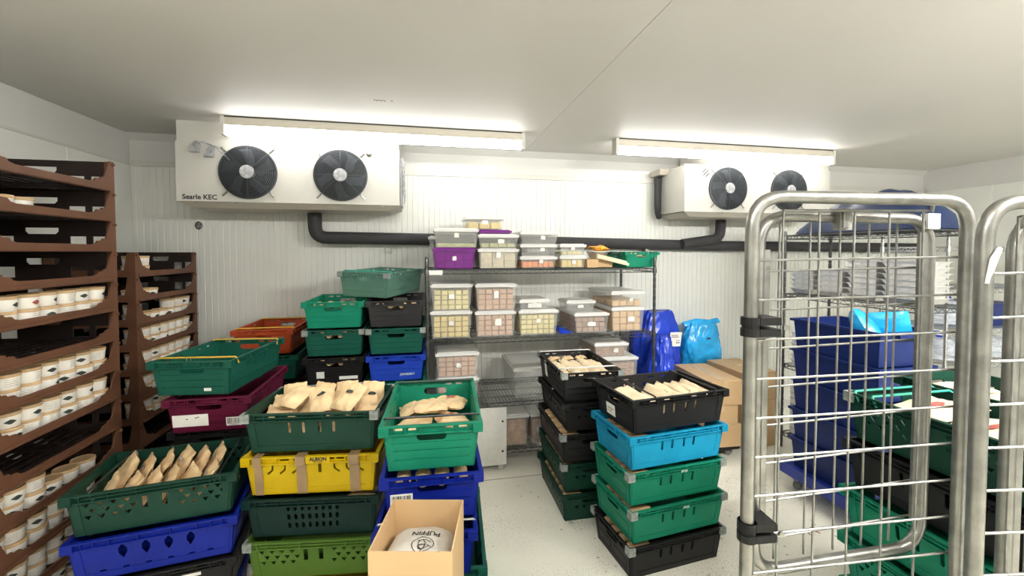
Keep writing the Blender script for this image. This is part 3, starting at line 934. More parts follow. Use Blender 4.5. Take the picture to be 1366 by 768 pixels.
# kraft bags heaped over the yellow crate
k = 0
for row, yy, zz, tl, xs in (('front', -.085, .100, 38, (-.190, -.066, .062, .188)), ('rear', .030, .112, 42, (-.196, -.070, .058, .186)), ('top', -.030, .192, 22, (-.130, -.005, .125)), ('back', .118, .140, 58, (-.19, -.06, .07, .19))):
    for c, xx in enumerate(xs):
        k += 1
        bag(S2[4], (xx, yy + .010 * math.sin(k * 2.2), zz + .010 * math.sin(k * 2.9)), (R(tl + 6 * math.sin(k * 1.9)), R(9 * math.sin(k * 3.1)), R(20 * math.sin(k * 2.7))), .118, .168, .050, k % 4, 'kraft',
            f'kraft bread bag, {NUM[c]} along the {row} row over the yellow crate',
            (0.0, .15, .30, .17) if k % 4 != 1 else None, 'kraft bags heaped over the yellow crate')
# kraft bags leaning in the crate beside the tub trays
for row, yy in enumerate((-.075, .07)):
    for c in range(6):
        k += 1
        xx = -.198 + c * .068
        bag(S1[3], (xx, yy, .100 + .014 * row + .008 * math.sin(k * 2.1)), (R(58 + 4 * math.sin(k * 1.7)), R(5 * math.sin(k * 2.9)), R(-66 + 6 * math.sin(k * 2.3))), .150, .165, .036, k % 4, 'kraft',
            f'kraft bag, {NUM[c]} along the {("front", "rear")[row]} row beside the tall tub trays',
            (0, .35, .55, .12) if k % 2 else None, 'kraft bags beside the tub trays', smat='print_grey')
# flat kraft packets in the bright green crate
for i, (xx, yy, zz, rz, ry) in enumerate(((-.13, .085, .118, 84, 6), (-.10, -.085, .120, 98, -8), (.06, .085, .125, 96, 10), (.085, -.075, .135, 80, -6), (-.02, .01, .160, 92, 0))):
    bag(S3[4], (xx, yy, zz), (R(8), R(ry), R(rz)), .15, .21, .045, i % 4, 'kraft', f'flat kraft packet, {NUM[i]} of five in the bright green crate with black arms', (0, -.2, .35, .14) if i in (1, 3) else None, 'flat kraft packets', smat='redlabel')
# cream packets in the open black crate of the aisle stack
for c in range(5):
    bag(S8[4], (-.035 + c * .058, -.02, .104), (R(56), R(4 * math.sin(c * 2.)), R(-84 + 4 * math.sin(c * 3.))), .22, .130, .040, c % 4, 'cream_paper', f'cream bread packet, {NUM[c]} along the leaning row over the sky blue crate', (0, .1, .3, .25) if c % 2 else None, 'cream packets over the sky blue crate', smat='print_grey')
bag(S8[4], (-.135, .02, .105), (R(6), R(-8), R(8)), .14, .27, .05, 2, 'cream_paper', 'large pale packet lying flat by the bale arm over the sky blue crate')
bag(S8[4], (-.215, -.05, .100), (R(5), R(4), R(2)), .07, .21, .045, 1, 'kraft', 'narrow kraft packet at the handle end over the sky blue crate')
# long cream packets in the black crate before the rack
for c in range(5):
    bag(S9[4], (-.075 + (c % 2) * .01, -.130 + c * .065, .135 + .008 * (c % 2)), (R(4), R(3), R(-90 + 2 * (c % 2))), .066, .34, .045, c % 4, 'cream_paper', f'long cream bread packet, {NUM[c]} across in the black crate before the rack', None, 'long cream packets')
for c in range(3):
    bag(S9[4], (.205, -.105 + c * .105, .135), (R(12), R(6 * c), R(80 + 10 * c)), .085, .09, .04, c, 'kraft', f'small kraft packet, {NUM[c]} across at the wall end of the black crate', None, 'small kraft packets')
# flat packs with red print
for c, (xx, yy, zz, rz) in enumerate(((.12, .0, .150, 4), (-.06, .01, .142, -5), (-.20, -.01, .130, 6))):
    bag(S10[5], (xx, yy, zz), (R(6), R(4), R(90 + rz)), .25, .19, .045, c, 'cream_paper', f'flat bread pack with red print, {NUM[c]} from the wall end behind the roll cage', (.1, .1, .35, .16), 'flat bread packs', smat='redlabel')
for c in range(3):
    bag(S11[5], (-.17 + c * .17, 0, .135), (R(6), R(-5), R(92)), .25, .155, .045, c, 'cream_paper', f'bread pack with red print, {NUM[c]} in the crate beyond the flat bread crate', (.1, .1, .30, .14), 'bread packs beyond the flat bread crate', smat='redlabel')
# loaves filling the closed-in crates
def roll_mesh(l, r, seed):
    b = MB(); pts = []
    prof = []
    n = 8
    for i in range(n + 1):
        a = i / n
        prof.append((max(.002, r * math.sin(PI * (0.06 + .88 * a)) ** .45 * (1 + .08 * math.sin(a * 9 + seed))), -l / 2 + l * a))
    b.lathe(prof, 10)
    me = b.mesh('loaf', M['crust'], True)
    for v in me.vertices:
        x, y, z = v.co; v.co = (z, y, x * .8)
    me.update()
    return me
RM = [roll_mesh(.125, .032, s) for s in range(3)]
def loaves(cr, desc, side, n, z=None, m=None):
    z = z or .128
    for i in range(n):
        if side == 'x-': loc, rz = (-.195, -.115 + i * .23 / (n - 1), z * cr.scale[2]), 0
        elif side == 'y+': loc, rz = (-.21 + i * .42 / (n - 1), .105, z * cr.scale[2]), PI / 2
        else: loc, rz = (.195, -.115 + i * .23 / (n - 1), z * cr.scale[2]), 0
        o = put('bread_loaf', RM[i % 3], None, world_of(cr, loc), (0, 0, cr.rotation_euler[2] + rz), m=m)
        tag(o, f'brown loaf, {NUM[i]} along, in the {desc}', 'bread', 'loaves inside the ' + desc)
loaves(S8[3], 'sky blue crate', 'x-', 4)
loaves(S8[2], 'upper lettered green crate', 'x-', 4)
loaves(S8[1], 'lower lettered green crate', 'x-', 4)
loaves(S8[0], 'black crate at the foot of the aisle stack', 'x-', 4)
loaves(S9[2], 'black crate with pale corners', 'y+', 6)
loaves(S9[1], 'green crate second from the floor before the rack', 'y+', 6)
loaves(S9[0], 'green crate on the floor before the rack', 'y+', 6)
loaves(S6[6], 'bright green crate topping its column', 'x-', 4, .145, M['kraft'])
loaves(S6[5], 'dusty green crate', 'x-', 4, None, M['kraft'])
loaves(S6[4], 'black crate with two white labels', 'x-', 4, None, M['kraft'])
loaves(S7[6], 'charcoal crate', 'x-', 4, .135, M['kraft'])
loaves(S3[3], 'barcoded blue crate', 'x-', 4, None, M['kraft'])
loaves(S2[2], 'very dark green crate', 'y-' if False else 'x+', 4, None, M['kraft'])

# ------------------------------------------------------------------ brown trays of white tubs
TL, TD, TH = .72, .64, .155
def tray_meshes():
    b = MB(); h = TL / 2; e = .007
    lp = [(-h, 0), (h, 0), (h, TH), (h - .032, TH), (h - .072, .068), (h - .092, .066), (h - .100, .056), (h - .128, .054), (h - .140, .042), (h - .165, .036)]
    lp += [(-a, c) for a, c in lp[:1:-1]]
    b.panel(lp, [], lambda u, z: (TD / 2, u, z), lambda u, z: (TD / 2 - e, u, z))
    front = b.mesh('front_panel', M['tray'])
    b = MB(); b.box(TD / 2, TD / 2 + .006, -h + .03, h - .03, .004, .016); lip = b.mesh('lip', M['tray'])
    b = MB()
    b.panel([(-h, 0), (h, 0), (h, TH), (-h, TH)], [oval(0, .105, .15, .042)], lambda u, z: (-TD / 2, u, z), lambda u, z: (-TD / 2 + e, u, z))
    back = b.mesh('back_panel', M['tray_shaded'])
    d = TD / 2 - e - .0005
    b = MB()
    lp = [(-d, 0), (d, 0), (d, TH), (d - .05, TH), (d - .075, .045), (-d + .075, .045), (-d + .05, TH), (-d, TH)]
    b.panel(lp, [], lambda u, z: (u, h, z), lambda u, z: (u, h - e, z))
    side = b.mesh('side_panel', M['tray'])
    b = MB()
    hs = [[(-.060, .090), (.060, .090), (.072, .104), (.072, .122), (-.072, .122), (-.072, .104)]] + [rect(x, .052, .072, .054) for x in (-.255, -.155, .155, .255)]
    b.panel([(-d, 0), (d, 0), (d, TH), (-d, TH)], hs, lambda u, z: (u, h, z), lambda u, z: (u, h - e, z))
    end = b.mesh('end_panel', M['tray_shaded'])
    b = MB(); b.box(d - .03, d, h - .012, h + .0005, 0, TH); edge = b.mesh('corner_post', M['tray'])
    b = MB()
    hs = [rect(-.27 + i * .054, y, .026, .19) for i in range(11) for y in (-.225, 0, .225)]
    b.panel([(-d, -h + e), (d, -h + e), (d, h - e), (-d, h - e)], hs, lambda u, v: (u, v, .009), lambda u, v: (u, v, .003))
    base = b.mesh('base', M['tray_shaded'])
    b = MB(); b.box(-.006, .010, -.006, .006, 0, .012); nub = b.mesh('corner_nub', M['tray'])
    return front, lip, back, side, base, nub, end, edge
TM = tray_meshes()
def tray(x, y, z, label, group, sx=1.0):
    t = thing('bread_tray', label, 'tray', (x, y, z), 0, group, (sx, 1, 1))
    f = put('front_panel', TM[0], t); put('lip', TM[1], f)
    put('back_panel', TM[2], t)
    put('side_panel', TM[3], t, scale=(1, -1, 1))
    put('end_panel', TM[6], t, label='end panel with cut out hand holes, darkened as shade'); put('corner_post', TM[7], t)
    put('base', TM[4], t)
    for s in (-1, 1): put('corner_nub', TM[5], f, (TD / 2, s * (TL / 2 - .014), TH - .022))
    return t
def tub_meshes():
    b = MB(); b.lathe([(.0405, 0), (.0415, .001), (.0452, .050), (.045, .0505)], 22); body = b.mesh('tub', M['tub'], True)
    b = MB(); b.lathe([(.0455, .0475), (.0471, .048), (.0471, .0595), (.046, .061), (.0425, .061), (.0415, .0585), (.001, .0585)], 22); lid = b.mesh('lid', M['lid'], True)
    def patch(fn, m, z0=.0055, z1=.045):
        bb = MB(); vs, fs, n = [], [], 9
        for i in range(n + 1):
            q = -1 + 2 * i / n; a = q * .42
            zc, hh = fn(q)
            for zz in (zc - hh, zc + hh):
                r = .0415 + (.0037) * zz / .05 + .0009
                vs.append((r * math.cos(a), r * math.sin(a), zz))
        bb.add(vs, [(2 * i, 2 * i + 2, 2 * i + 3, 2 * i + 1) for i in range(n)])
        return bb.mesh('printed_label', m, True)
    leaf = patch(lambda q: (.026, .0005 + .0095 * (1 - abs(q) ** 1.3)), M['leaf'])
    red = patch(lambda q: (.026, .0005 + .0095 * (1 - abs(q) ** 1.6)), M['redlabel'])
    txt = MB(); 
    for r_ in range(4):
        vs, fs = [], []
        for i in range(7):
            a = -.5 + i * .16
            for zz in (.014 + r_ * .0085, .016 + r_ * .0085):
                rr = .0415 + .0037 * zz / .05 + .0009
                vs.append((rr * math.cos(a), rr * math.sin(a), zz))
        txt.add(vs, [(2 * i, 2 * i + 2, 2 * i + 3, 2 * i + 1) for i in range(6)])
    tx = txt.mesh('printed_text', M['print_grey'])
    return body, lid, leaf, red, tx
TB = tub_meshes()
def tub(x, y, z, label, look, rz, group, flip=False):
    t = thing('food_tub', label, 'tub', (x, y, z), rz, group)
    put('tub_wall', TB[0], t); put('lid', TB[1], t, label='kraft brown lid')
    if look == 'leaf': put('printed_label', TB[2], t, label='dark leaf shaped label')
    elif look == 'red': put('printed_label', TB[3], t, label='dark red oval label')
    else: put('printed_text', TB[4], t, kind='stuff')
    return t
def dolly(x, y, w, d, h, m, label, top=.06, lipped=False):
    t = thing('dolly', label, 'dolly', (x, y, 0))
    b = MB()
    b.box(-w / 2, w / 2, -d / 2, d / 2, h - top, h)
    if lipped:
        pass
    put('deck', b.mesh('deck', m), t)
    if lipped:
        b = MB(); q = .012
        b.panel([(-w / 2 - .02, -d / 2 - .02), (w / 2 + .02, -d / 2 - .02), (w / 2 + .02, d / 2 + .02), (-w / 2 - .02, d / 2 + .02)],
                [[(-w / 2, -d / 2), (w / 2, -d / 2), (w / 2, d / 2), (-w / 2, d / 2)]], lambda u, v: (u, v, h + .012), lambda u, v: (u, v, h - top))
        put('lip', b.mesh('lip', m), t)
    for sx in (-1, 1):
        for sy in (-1, 1):
            c = MB(); c.box(-.02, .02, -.02, .02, .06, h - top)
            cc = put('castor', c.mesh('castor', M['galv']), t, (sx * (w / 2 - .06), sy * (d / 2 - .06), 0))
            c = MB(); c.lathe([(.028, -.011), (.032, -.009), (.032, .009), (.028, .011)], 16, axis='y')
            put('wheel', c.mesh('wheel', M['rubber'], True), cc, (0, 0, .032))
    return t
dolly(-1.91, 2.26, TD, TL, .108, M['tray'], 'low brown dolly under the tall tub tray stack', .03)
dolly(-2.0, 3.42, .48, TL, .105, M['tray'], 'low brown dolly under the short tub tray stack', .03)
LOOK = {'leaf': 'with leaf label', 'red': 'with red label', 'text': 'with grey text'}
def tub_row(tx, ty, tz, n0, n1, two, desc, grp, seed, skip_up=(), reds=False):
    r = random.Random(seed)
    for lvl in range(2 if two else 1):
        for i in range(n0, n1):
            if lvl == 1 and i in skip_up: continue
            if lvl == 0 and i in skip_up and (i + seed) % 2 == 0 and i not in (n0,): pass
            yy = ty - TL / 2 + .075 + i * .0955
            look = r.choice(('text', 'text', 'text', 'red' if reds else 'leaf', 'leaf'))
            tub(tx + TD / 2 - .068 + r.uniform(-.006, .004), yy + r.uniform(-.0005, .0005), tz + .0095 + lvl * .0612,
                f'white tub {LOOK[look]}, {NUM[i]} along the {("lower", "upper")[lvl]} row, {desc}', look, r.uniform(-1.0, .4), grp)
for k in range(13):
    z = .108 + (12 - k) * TH
    d = f'{NUM[k]} tray of the tall stack'
    tray(-1.91, 2.26, z, f'brown slatted tray, {NUM[k]} from the top of the tall tub tray stack', 'trays of the tall stack')
    g = f'tubs in the {d}'
    if k == 1: tub_row(-1.91, 2.26, z, 0, 3, False, d, g, 1)
    elif k == 4: tub_row(-1.91, 2.26, z, 0, 7, True, d, g, 2, reds=True)
    elif k in (6, 7): tub_row(-1.91, 2.26, z, 0, 7, True, d, g, 3 + k)
    elif k == 9: tub_row(-1.91, 2.26, z, 0, 6, True, d, g, 12, (3, 4, 5))
    elif k in (10, 11, 12): tub_row(-1.91, 2.26, z, 0, 6, True, d, g, 20 + k)
for k in range(10):
    z = .105 + (9 - k) * TH
    d = f'{NUM[k]} tray of the short stack'
    tray(-2.0, 3.42, z, f'brown slatted tray, {NUM[k]} from the top of the short tub tray stack', 'trays of the short stack', .75)
    g = f'tubs in the {d}'
    if k == 0: tub_row(-2.08, 3.42, z, 0, 2, True, d, g, 41)
    elif k == 1: tub_row(-2.08, 3.42, z, 0, 3, False, d, g, 42)
    elif k == 2: tub_row(-2.08, 3.42, z, 0, 7, True, d, g, 43, (1, 2, 3))
    elif k in (3, 4, 5, 6): tub_row(-2.08, 3.42, z, 0, 7, True, d, g, 44 + k)

# ------------------------------------------------------------------ clear food boxes and what is in them
def chamfer_block():
    bm = bmesh.new(); bmesh.ops.create_cube(bm, size=1.0)
    bmesh.ops.bevel(bm, geom=bm.edges[:], offset=.09, segments=1, affect='EDGES')
    me = bpy.data.meshes.new('block'); bm.to_mesh(me); bm.free()
    return me
BLK = chamfer_block()
FOOD = {'yellow': (0.80, 0.62, 0.22), 'pale yellow': (0.80, 0.70, 0.34), 'pink brown': (0.62, 0.38, 0.25), 'brown': (0.44, 0.27, 0.19), 'golden': (0.74, 0.48, 0.24),
        'orange': (0.88, 0.26, 0.05), 'olive': (0.46, 0.46, 0.20), 'beige': (0.64, 0.56, 0.40), 'magenta': (0.55, 0.15, 0.55)}
for k, c in FOOD.items(): M['food_' + k] = mat('food_' + k.replace(' ', '_'), c, 0.8, var=0.22, scale=24, bump=.3, bscale=90)
_blk = {}
def block_mesh(c):
    if c not in _blk:
        me = BLK.copy(); me.materials.append(M['food_' + c]); _blk[c] = me
    return _blk[c]
def food_box(x0, x1, yf, z0, z1, depth, label, lid='clear_lid', body='clear', food=None, cols=5, rows=4, fill=.8, desc='', note=None, group='clear food boxes on the black rack', rz=0, where=None, loose=False):
    w, h = x1 - x0, z1 - z0
    t = thing('food_box', label, 'box', ((x0 + x1) / 2, yf + depth / 2, z0), rz, group)
    lh = .016
    hb = h - lh
    W, D, w0, d0 = w / 2 - .008, depth / 2 - .006, w / 2 - .022, depth / 2 - .02
    e = .0025
    b = MB()
    for s in (-1, 1):
        def f1(u, z, d=0.0, s=s):
            k = z / hb; return (u * (w0 + (W - w0) * k), s * (d0 + (D - d0) * k - d), z)
        def f2(u, z, d=0.0, s=s):
            k = z / hb; return (s * (w0 + (W - w0) * k - d), u * (d0 + (D - d0) * k), z)
        sq = [(-1, 0), (1, 0), (1, hb), (-1, hb)]
        b.panel(sq, [], lambda u, z: f1(u, z), lambda u, z: f1(u, z, e))
        b.panel(sq, [], lambda u, z: f2(u, z), lambda u, z: f2(u, z, e))
    b.box(-w0, w0, -d0, d0, 0, .003)
    put('box_body', b.mesh('box_body', M[body]), t)
    b = MB()
    b.panel([(-W - .004, -D - .004), (W + .004, -D - .004), (W + .004, D + .004), (-W - .004, D + .004)], [[(-W + .003, -D + .003), (W - .003, -D + .003), (W - .003, D - .003), (-W + .003, D - .003)]],
            lambda u, v: (u, v, hb), lambda u, v: (u, v, hb - .012))
    put('rim', b.mesh('rim', M[body if body != 'clear' else 'clear_lid']), t)
    if lid:
        b = MB()
        b.taper(-w / 2, w / 2, -depth / 2, depth / 2, hb, -w / 2 + .003, w / 2 - .003, -depth / 2 + .003, depth / 2 - .003, hb + lh * .55)
        b.taper(-w / 2 + .016, w / 2 - .016, -depth / 2 + .016, depth / 2 - .016, hb + lh * .55, -w / 2 + .02, w / 2 - .02, -depth / 2 + .02, depth / 2 - .02, hb + lh)
        put('lid', b.mesh('lid', M[lid]), t)
    if note:
        nx, nz, nw, nh = note
        k = (nz) / hb
        yy = -(d0 + (D - d0) * k) - .001
        b = MB(); r = random.Random(int(x0 * 1000 + z0 * 77))
        p = [(nx - nw / 2, nz - nh / 2), (nx + nw / 2, nz - nh / 2 + r.uniform(-.004, .004)), (nx + nw / 2, nz + nh / 2), (nx + r.uniform(-.01, .01), nz + nh / 2 + .005), (nx - nw / 2, nz + nh / 2)]
        b.panel(p, [], lambda u, z: (u, yy - .0012 - (z - nz) * (D - d0) / hb, z), lambda u, z: (u, yy - (z - nz) * (D - d0) / hb, z))
        put('sticker', b.mesh('sticker', M['white_paper']), t)
    if food:
        fh = hb * fill - .004
        r = random.Random(int(x0 * 997 + z0 * 331))
        bw, bh, bd = (2 * w0 - .010) / cols, fh / rows, .055
        full = MB()
        for j in range(rows):
            for i in range(cols):
                x = -w0 + .005 + bw * (i + .5)
                z = .0035 + bh * (j + .5)
                if loose:
                    full.box(x - bw * .47, x + bw * .47, -depth / 2 + .026 + r.uniform(0, .006), -depth / 2 + .078, z - bh * .46, z + bh * r.uniform(.38, .48)); continue
                o = put('food_block', block_mesh(food), None, ((x0 + x1) / 2 + x, yf + .026 + bd / 2 + r.uniform(0, .006), z0 + z), (0, r.uniform(-.05, .05), r.uniform(-.05, .05)), scale=(bw * r.uniform(.86, .96), bd * .9, bh * r.uniform(.86, .96)))
                tag(o, f'{food} block, row {NUM[j]} up, {NUM[i]} across, {where or desc}', 'food', f'{food} blocks in the {desc}')
        n = max(1, int((2 * d0 - .09) / .06)); dd = (2 * d0 - .09) / n
        for q in range(n):
            for j in range(rows):
                for i in range(cols):
                    x = -w0 + .005 + bw * (i + .5); z = .0035 + bh * (j + .5); y = -depth / 2 + .092 + dd * (q + .5) - .003
                    ax, ay, az = bw * .46, dd * .45, bh * .46
                    full.box(x - ax, x + ax, y - ay, y + ay, z - az, z + az)
        o = put('food_pieces', full.mesh('food_pieces', M['food_' + food]), None, ((x0 + x1) / 2, yf + depth / 2, z0), kind='stuff')
        tag(o, f'{food} pieces packed behind the front row in the {desc}', 'food')
    return t
D_ = .46
ZT, ZM, ZL, ZB = 1.532, 1.007, .512, .142
YF = 3.225
# top shelf
food_box(.053, .378, YF, ZT, 1.69, D_, 'purple lidded food box under a clear box on the top shelf', 'purple_lid', 'purple', 'magenta', 4, 2, .8, 'purple box', (.0, .075, .03, .03))
food_box(.062, .401, YF, 1.692, 1.837, .36, 'clear food box with a little olive food on the purple box', food='olive', cols=12, rows=2, fill=.24, loose=True, desc='box on the purple box', note=(.0, .09, .035, .03))
food_box(.022, .090, YF + .372, 1.692, 1.79, .09, 'small clear tub behind the box on the purple box', lid='clear_lid')
food_box(.389, .713, YF, ZT, 1.686, D_, 'clear food box packed with beige flakes beside the purple box', food='beige', cols=3, rows=11, fill=.94, loose=True, desc='beige box', note=(.0, .10, .035, .04))
food_box(.390, .713, YF, 1.688, 1.795, .36, 'clear food box with a few olive blocks on the beige box', food='olive', cols=4, rows=1, fill=.42, desc='box on the beige box', note=(.02, .05, .05, .028))
t = food_box(.405, .675, YF + .10, 1.797, 1.832, .32, 'shallow purple lidded box topping the beige box pile', 'purple_lid', 'purple')
food_box(.30, .62, YF + .10, 1.834, 1.94, .32, 'clear box of yellow slabs, highest box above the rack', food='yellow', cols=3, rows=1, fill=.66, desc='highest box above the rack', note=(.0, .055, .05, .025))
food_box(.717, 1.020, YF, ZT, 1.627, D_, 'clear food box of orange blocks on the top shelf', food='orange', cols=6, rows=1, fill=.68, desc='orange block box', note=(.02, .05, .03, .025))
food_box(.717, 1.022, YF, 1.629, 1.722, D_, 'empty clear food box in the middle of the pile over the orange blocks', note=(.03, .045, .035, .024))
food_box(.717, 1.032, YF, 1.724, 1.821, D_, 'empty clear food box topping the pile over the orange blocks', note=(.03, .045, .035, .024))
food_box(1.036, 1.262, YF, ZT, 1.632, .40, 'clear food box of yellow blocks beside the orange block box', food='yellow', cols=4, rows=1, fill=.78, desc='box beside the orange blocks', note=(.01, .045, .03, .022))
food_box(1.036, 1.262, YF, 1.634, 1.723, .40, 'half filled clear box on the yellow block box', food='pale yellow', cols=4, rows=1, fill=.4, desc='half filled box', note=(.0, .05, .03, .02))
# middle shelf
food_box(.030, .350, YF, ZM, 1.215, D_, 'clear food box of yellow blocks beside the rack post, lower of two', food='yellow', cols=5, rows=4, fill=.86, desc='lower yellow box by the post', note=(.0, .115, .035, .03))
food_box(.034, .352, YF, 1.217, 1.418, D_, 'clear food box of pale yellow blocks beside the rack post, upper of two', food='pale yellow', cols=5, rows=4, fill=.82, desc='upper yellow box by the post', note=(.0, .105, .04, .03))
food_box(.365, .690, YF, ZM, 1.206, D_, 'clear food box of pink brown blocks on the middle shelf, lower of two', food='pink brown', cols=5, rows=4, fill=.9, desc='lower pink brown box', note=(.02, .11, .05, .05))
food_box(.368, .700, YF, 1.208, 1.416, D_, 'clear food box of pink brown blocks on the middle shelf, upper of two', food='pink brown', cols=5, rows=4, fill=.86, desc='upper pink brown box', note=(.0, .12, .035, .05))
food_box(.705, 1.033, YF, ZM, 1.207, D_, 'clear food box of pale yellow blocks carrying a small clasped box', food='pale yellow', cols=6, rows=4, fill=.86, desc='pale yellow box under the clasped box', note=(.0, .11, .035, .028))
t = food_box(.715, .968, YF + .02, 1.209, 1.288, .32, 'small clasped clear box on the pale yellow box', note=(.0, .03, .05, .03))
b = MB(); b.box(-.055, .055, -.158, -.150, .012, .045); put('clasp', b.mesh('clasp', M['clear_lid']), t)
food_box(1.160, 1.462, YF, ZM, 1.170, .50, 'low clear food box of brown blocks carrying a small lidded box', food='brown', cols=5, rows=3, fill=.84, desc='low brown box', note=(.0, .07, .07, .03))
food_box(1.125, 1.385, YF + .10, 1.172, 1.262, .24, 'small lidded clear box on the low brown box', note=(.0, .035, .05, .02))
food_box(1.475, 1.775, YF, ZM, 1.207, .50, 'clear food box of golden blocks at the sack end of the shelf', food='golden', cols=4, rows=3, fill=.92, desc='golden box', note=(.03, .10, .055, .035))
food_box(1.47, 1.778, YF, 1.209, 1.339, .50, 'shallow clear food box half full on the golden box', food='golden', cols=4, rows=1, fill=.46, desc='box on the golden box', note=(.03, .055, .03, .025))
# third shelf
food_box(.068, .400, YF, ZL, .705, D_, 'clear food box under the round block box on the third shelf', food='brown', cols=5, rows=4, fill=.85, loose=True, desc='lower box of the third shelf', note=None)
food_box(.066, .402, YF, .707, .90, D_, 'clear food box of round pink brown blocks on the third shelf', food='pink brown', cols=5, rows=4, fill=.86, desc='upper box of the third shelf', note=(.01, .09, .035, .03))
food_box(.663, .99, YF, ZL, .752, .52, 'long empty clear box on the third shelf beside the black crates')
food_box(1.39, 1.72, YF, ZL, .80, .50, 'clear food box of brown crumbs low at the sack end', food='brown', cols=14, rows=10, fill=.85, loose=True, desc='crumb box at the sack end')
food_box(1.335, 1.64, YF + .01, .802, .918, .40, 'small clear box of brown crumbs topping the crumb box at the sack end', food='brown', cols=14, rows=5, fill=.8, loose=True, desc='small crumb box', note=(.04, .05, .04, .03))
# bottom shelf
food_box(.51, .795, YF, ZB, .39, .50, 'clear food box of brown crumbs on the bottom shelf by the white board', food='pink brown', cols=16, rows=14, fill=.86, loose=True, desc='crumb box by the white board', note=(-.06, .12, .03, .03))
food_box(.80, 1.08, YF, ZB, .39, .50, 'clear food box on the bottom shelf behind the dark green crates', food='brown', cols=12, rows=10, fill=.8, loose=True, desc='bottom shelf box')
# board, cloth, pans, packets and the small crate
t = thing('white_board', 'white board with two dark fixings leaning at the bottom shelf', 'board', (.375, 3.178, .0))
b = MB(); b.box(-.225, .225, -.009, .009, .035, .475); put('sheet', b.mesh('sheet', M['white_paper']), t)
for z in (.14, .37):
    b = MB(); b.lathe([(.008, -.003), (.008, 0)], 10, axis='y'); put('fixing', b.mesh('fixing', M['ink']), t, (.195, -.009, z))
for x in (-.18, .18):
    b = MB(); b.box(x - .02, x + .02, -.012, .012, 0, .035); put('foot', b.mesh('foot', M['white']), t)
b = MB(); n = 9; vs = []; fs = []
for j in range(n):
    for i in range(n):
        u, v = i / (n - 1), j / (n - 1)
        vs.append((.105 * (u - .5) + .012 * math.sin(v * 5), .26 * (v - .5), .003 + .05 * (1 - u) * (1 - .4 * v) + .006 * noise.noise(Vector((u * 4, v * 4, 1)))))
m_ = len(vs); vs += [(x, y, -.0005) for x, y, z in vs]
for j in range(n - 1):
    for i in range(n - 1):
        a = j * n + i; fs += [(a, a + 1, a + n + 1, a + n), (m_ + a, m_ + a + n, m_ + a + n + 1, m_ + a + 1)]
for i in range(n - 1):
    fs += [(i, m_ + i, m_ + i + 1, i + 1), ((n - 1) * n + i, (n - 1) * n + i + 1, m_ + (n - 1) * n + i + 1, m_ + (n - 1) * n + i)]
    fs += [(i * n, (i + 1) * n, m_ + (i + 1) * n, m_ + i * n), (i * n + n - 1, m_ + i * n + n - 1, m_ + (i + 1) * n + n - 1, (i + 1) * n + n - 1)]
b.add(vs, fs)
tag(put('blue_cloth', b.mesh('blue_cloth', M['bluesack'], True), None, (1.092, 3.37, ZM + .003)), 'folded blue cloth between the pale yellow and low brown boxes', 'cloth')
t = thing('steel_pan', 'shallow steel pan stacked on a paper box on the top shelf', 'pan', (1.425, 3.40, 1.6005), 1.7, scale=(.78, .78, 1))
b = MB(); b.lathe([(.08, 0), (.115, .055), (.125, .058), (.125, .062), (.11, .058), (.076, .006), (.001, .006)], 24); put('bowl', b.mesh('bowl', M['foil'], True), t)
b = MB(); b.tube([(.12, 0, .058), (.17, .0, .064), (.215, -.01, .062)], .007, 6, flat=.5); put('handle', b.mesh('handle', M['galv'], True), t)
for i, (x, y, w, h, m, l) in enumerate(((1.32, 3.33, .10, .066, 'card', 'small tan carton on the top shelf beside the yellow boxes'), (1.455, 3.40, .15, .066, 'card', 'small tan carton under the steel pan'))):
    t = thing('small_carton', l, 'carton', (x, y, ZT))
    b = MB(); b.taper(-w / 2 + .008, w / 2 - .008, -.08, .08, 0, -w / 2, w / 2, -.09, .09, h); put('carton_body', b.mesh('carton_body', M[m]), t)
    b = MB(); b.box(-w / 2 - .002, w / 2 + .002, -.092, .092, h, h + .002); put('rim', b.mesh('rim', M['card_in']), t)
M['orange_paper'] = mat('orange_paper', (0.85, 0.36, 0.03), .5, var=.2, scale=12)
t = thing('paper_packet', 'orange paper packet lying in the steel pan', 'packet', (1.42, 3.38, 1.688), rot=(.05, .05, .3))
put('pouch', bag_mesh(.16, .12, .045, 2, 'orange_paper'), t)
t = thing('folded_paper', 'long folded strip of cream paper before the steel pan', 'paper', (1.50, 3.262, 1.588), rot=(0, R(13), 0))
b = MB()
for i in range(2): b.taper(-.14, .14, -.015 + i * .018, -.002 + i * .018, -.012, -.145, .145, -.013 + i * .018, -.004 + i * .018, .022)
b.box(-.13, .13, -.004, .008, -.010, .0)
put('sheet', b.mesh('sheet', M['cream_paper']), t)
t = crate(1.748, 3.455, ZT, PI / 2, 'plain', 'bright_green', 'small bright green crate at the sack end of the top shelf', p=.13, name='small_crate')
t.scale = (.75, .77, .72)
t = thing('paper_packet', 'small kraft packet lying in the small green crate', 'packet', (1.74, 3.40, 1.625), rot=(.1, .0, .5))
put('pouch', bag_mesh(.16, .14, .05, 1, 'kraft'), t)
b = MB(); b.tube([(0, -.13, 0), (0, 0, .003), (0, .13, 0)], .012, 6, flat=.5)
t = thing('crate_cover', 'dark green cover leaning against the small green crate', 'cover', (1.59, 3.42, 1.64), rot=(0, R(4), 0))
b = MB(); b.box(-.07, .0, -.10, .10, 0, .012); b.box(-.075, .0, -.105, -.10, -.006, .016); b.box(-.075, 0, .10, .105, -.006, .016); put('sheet', b.mesh('sheet', M['crate_dark_green']), t)

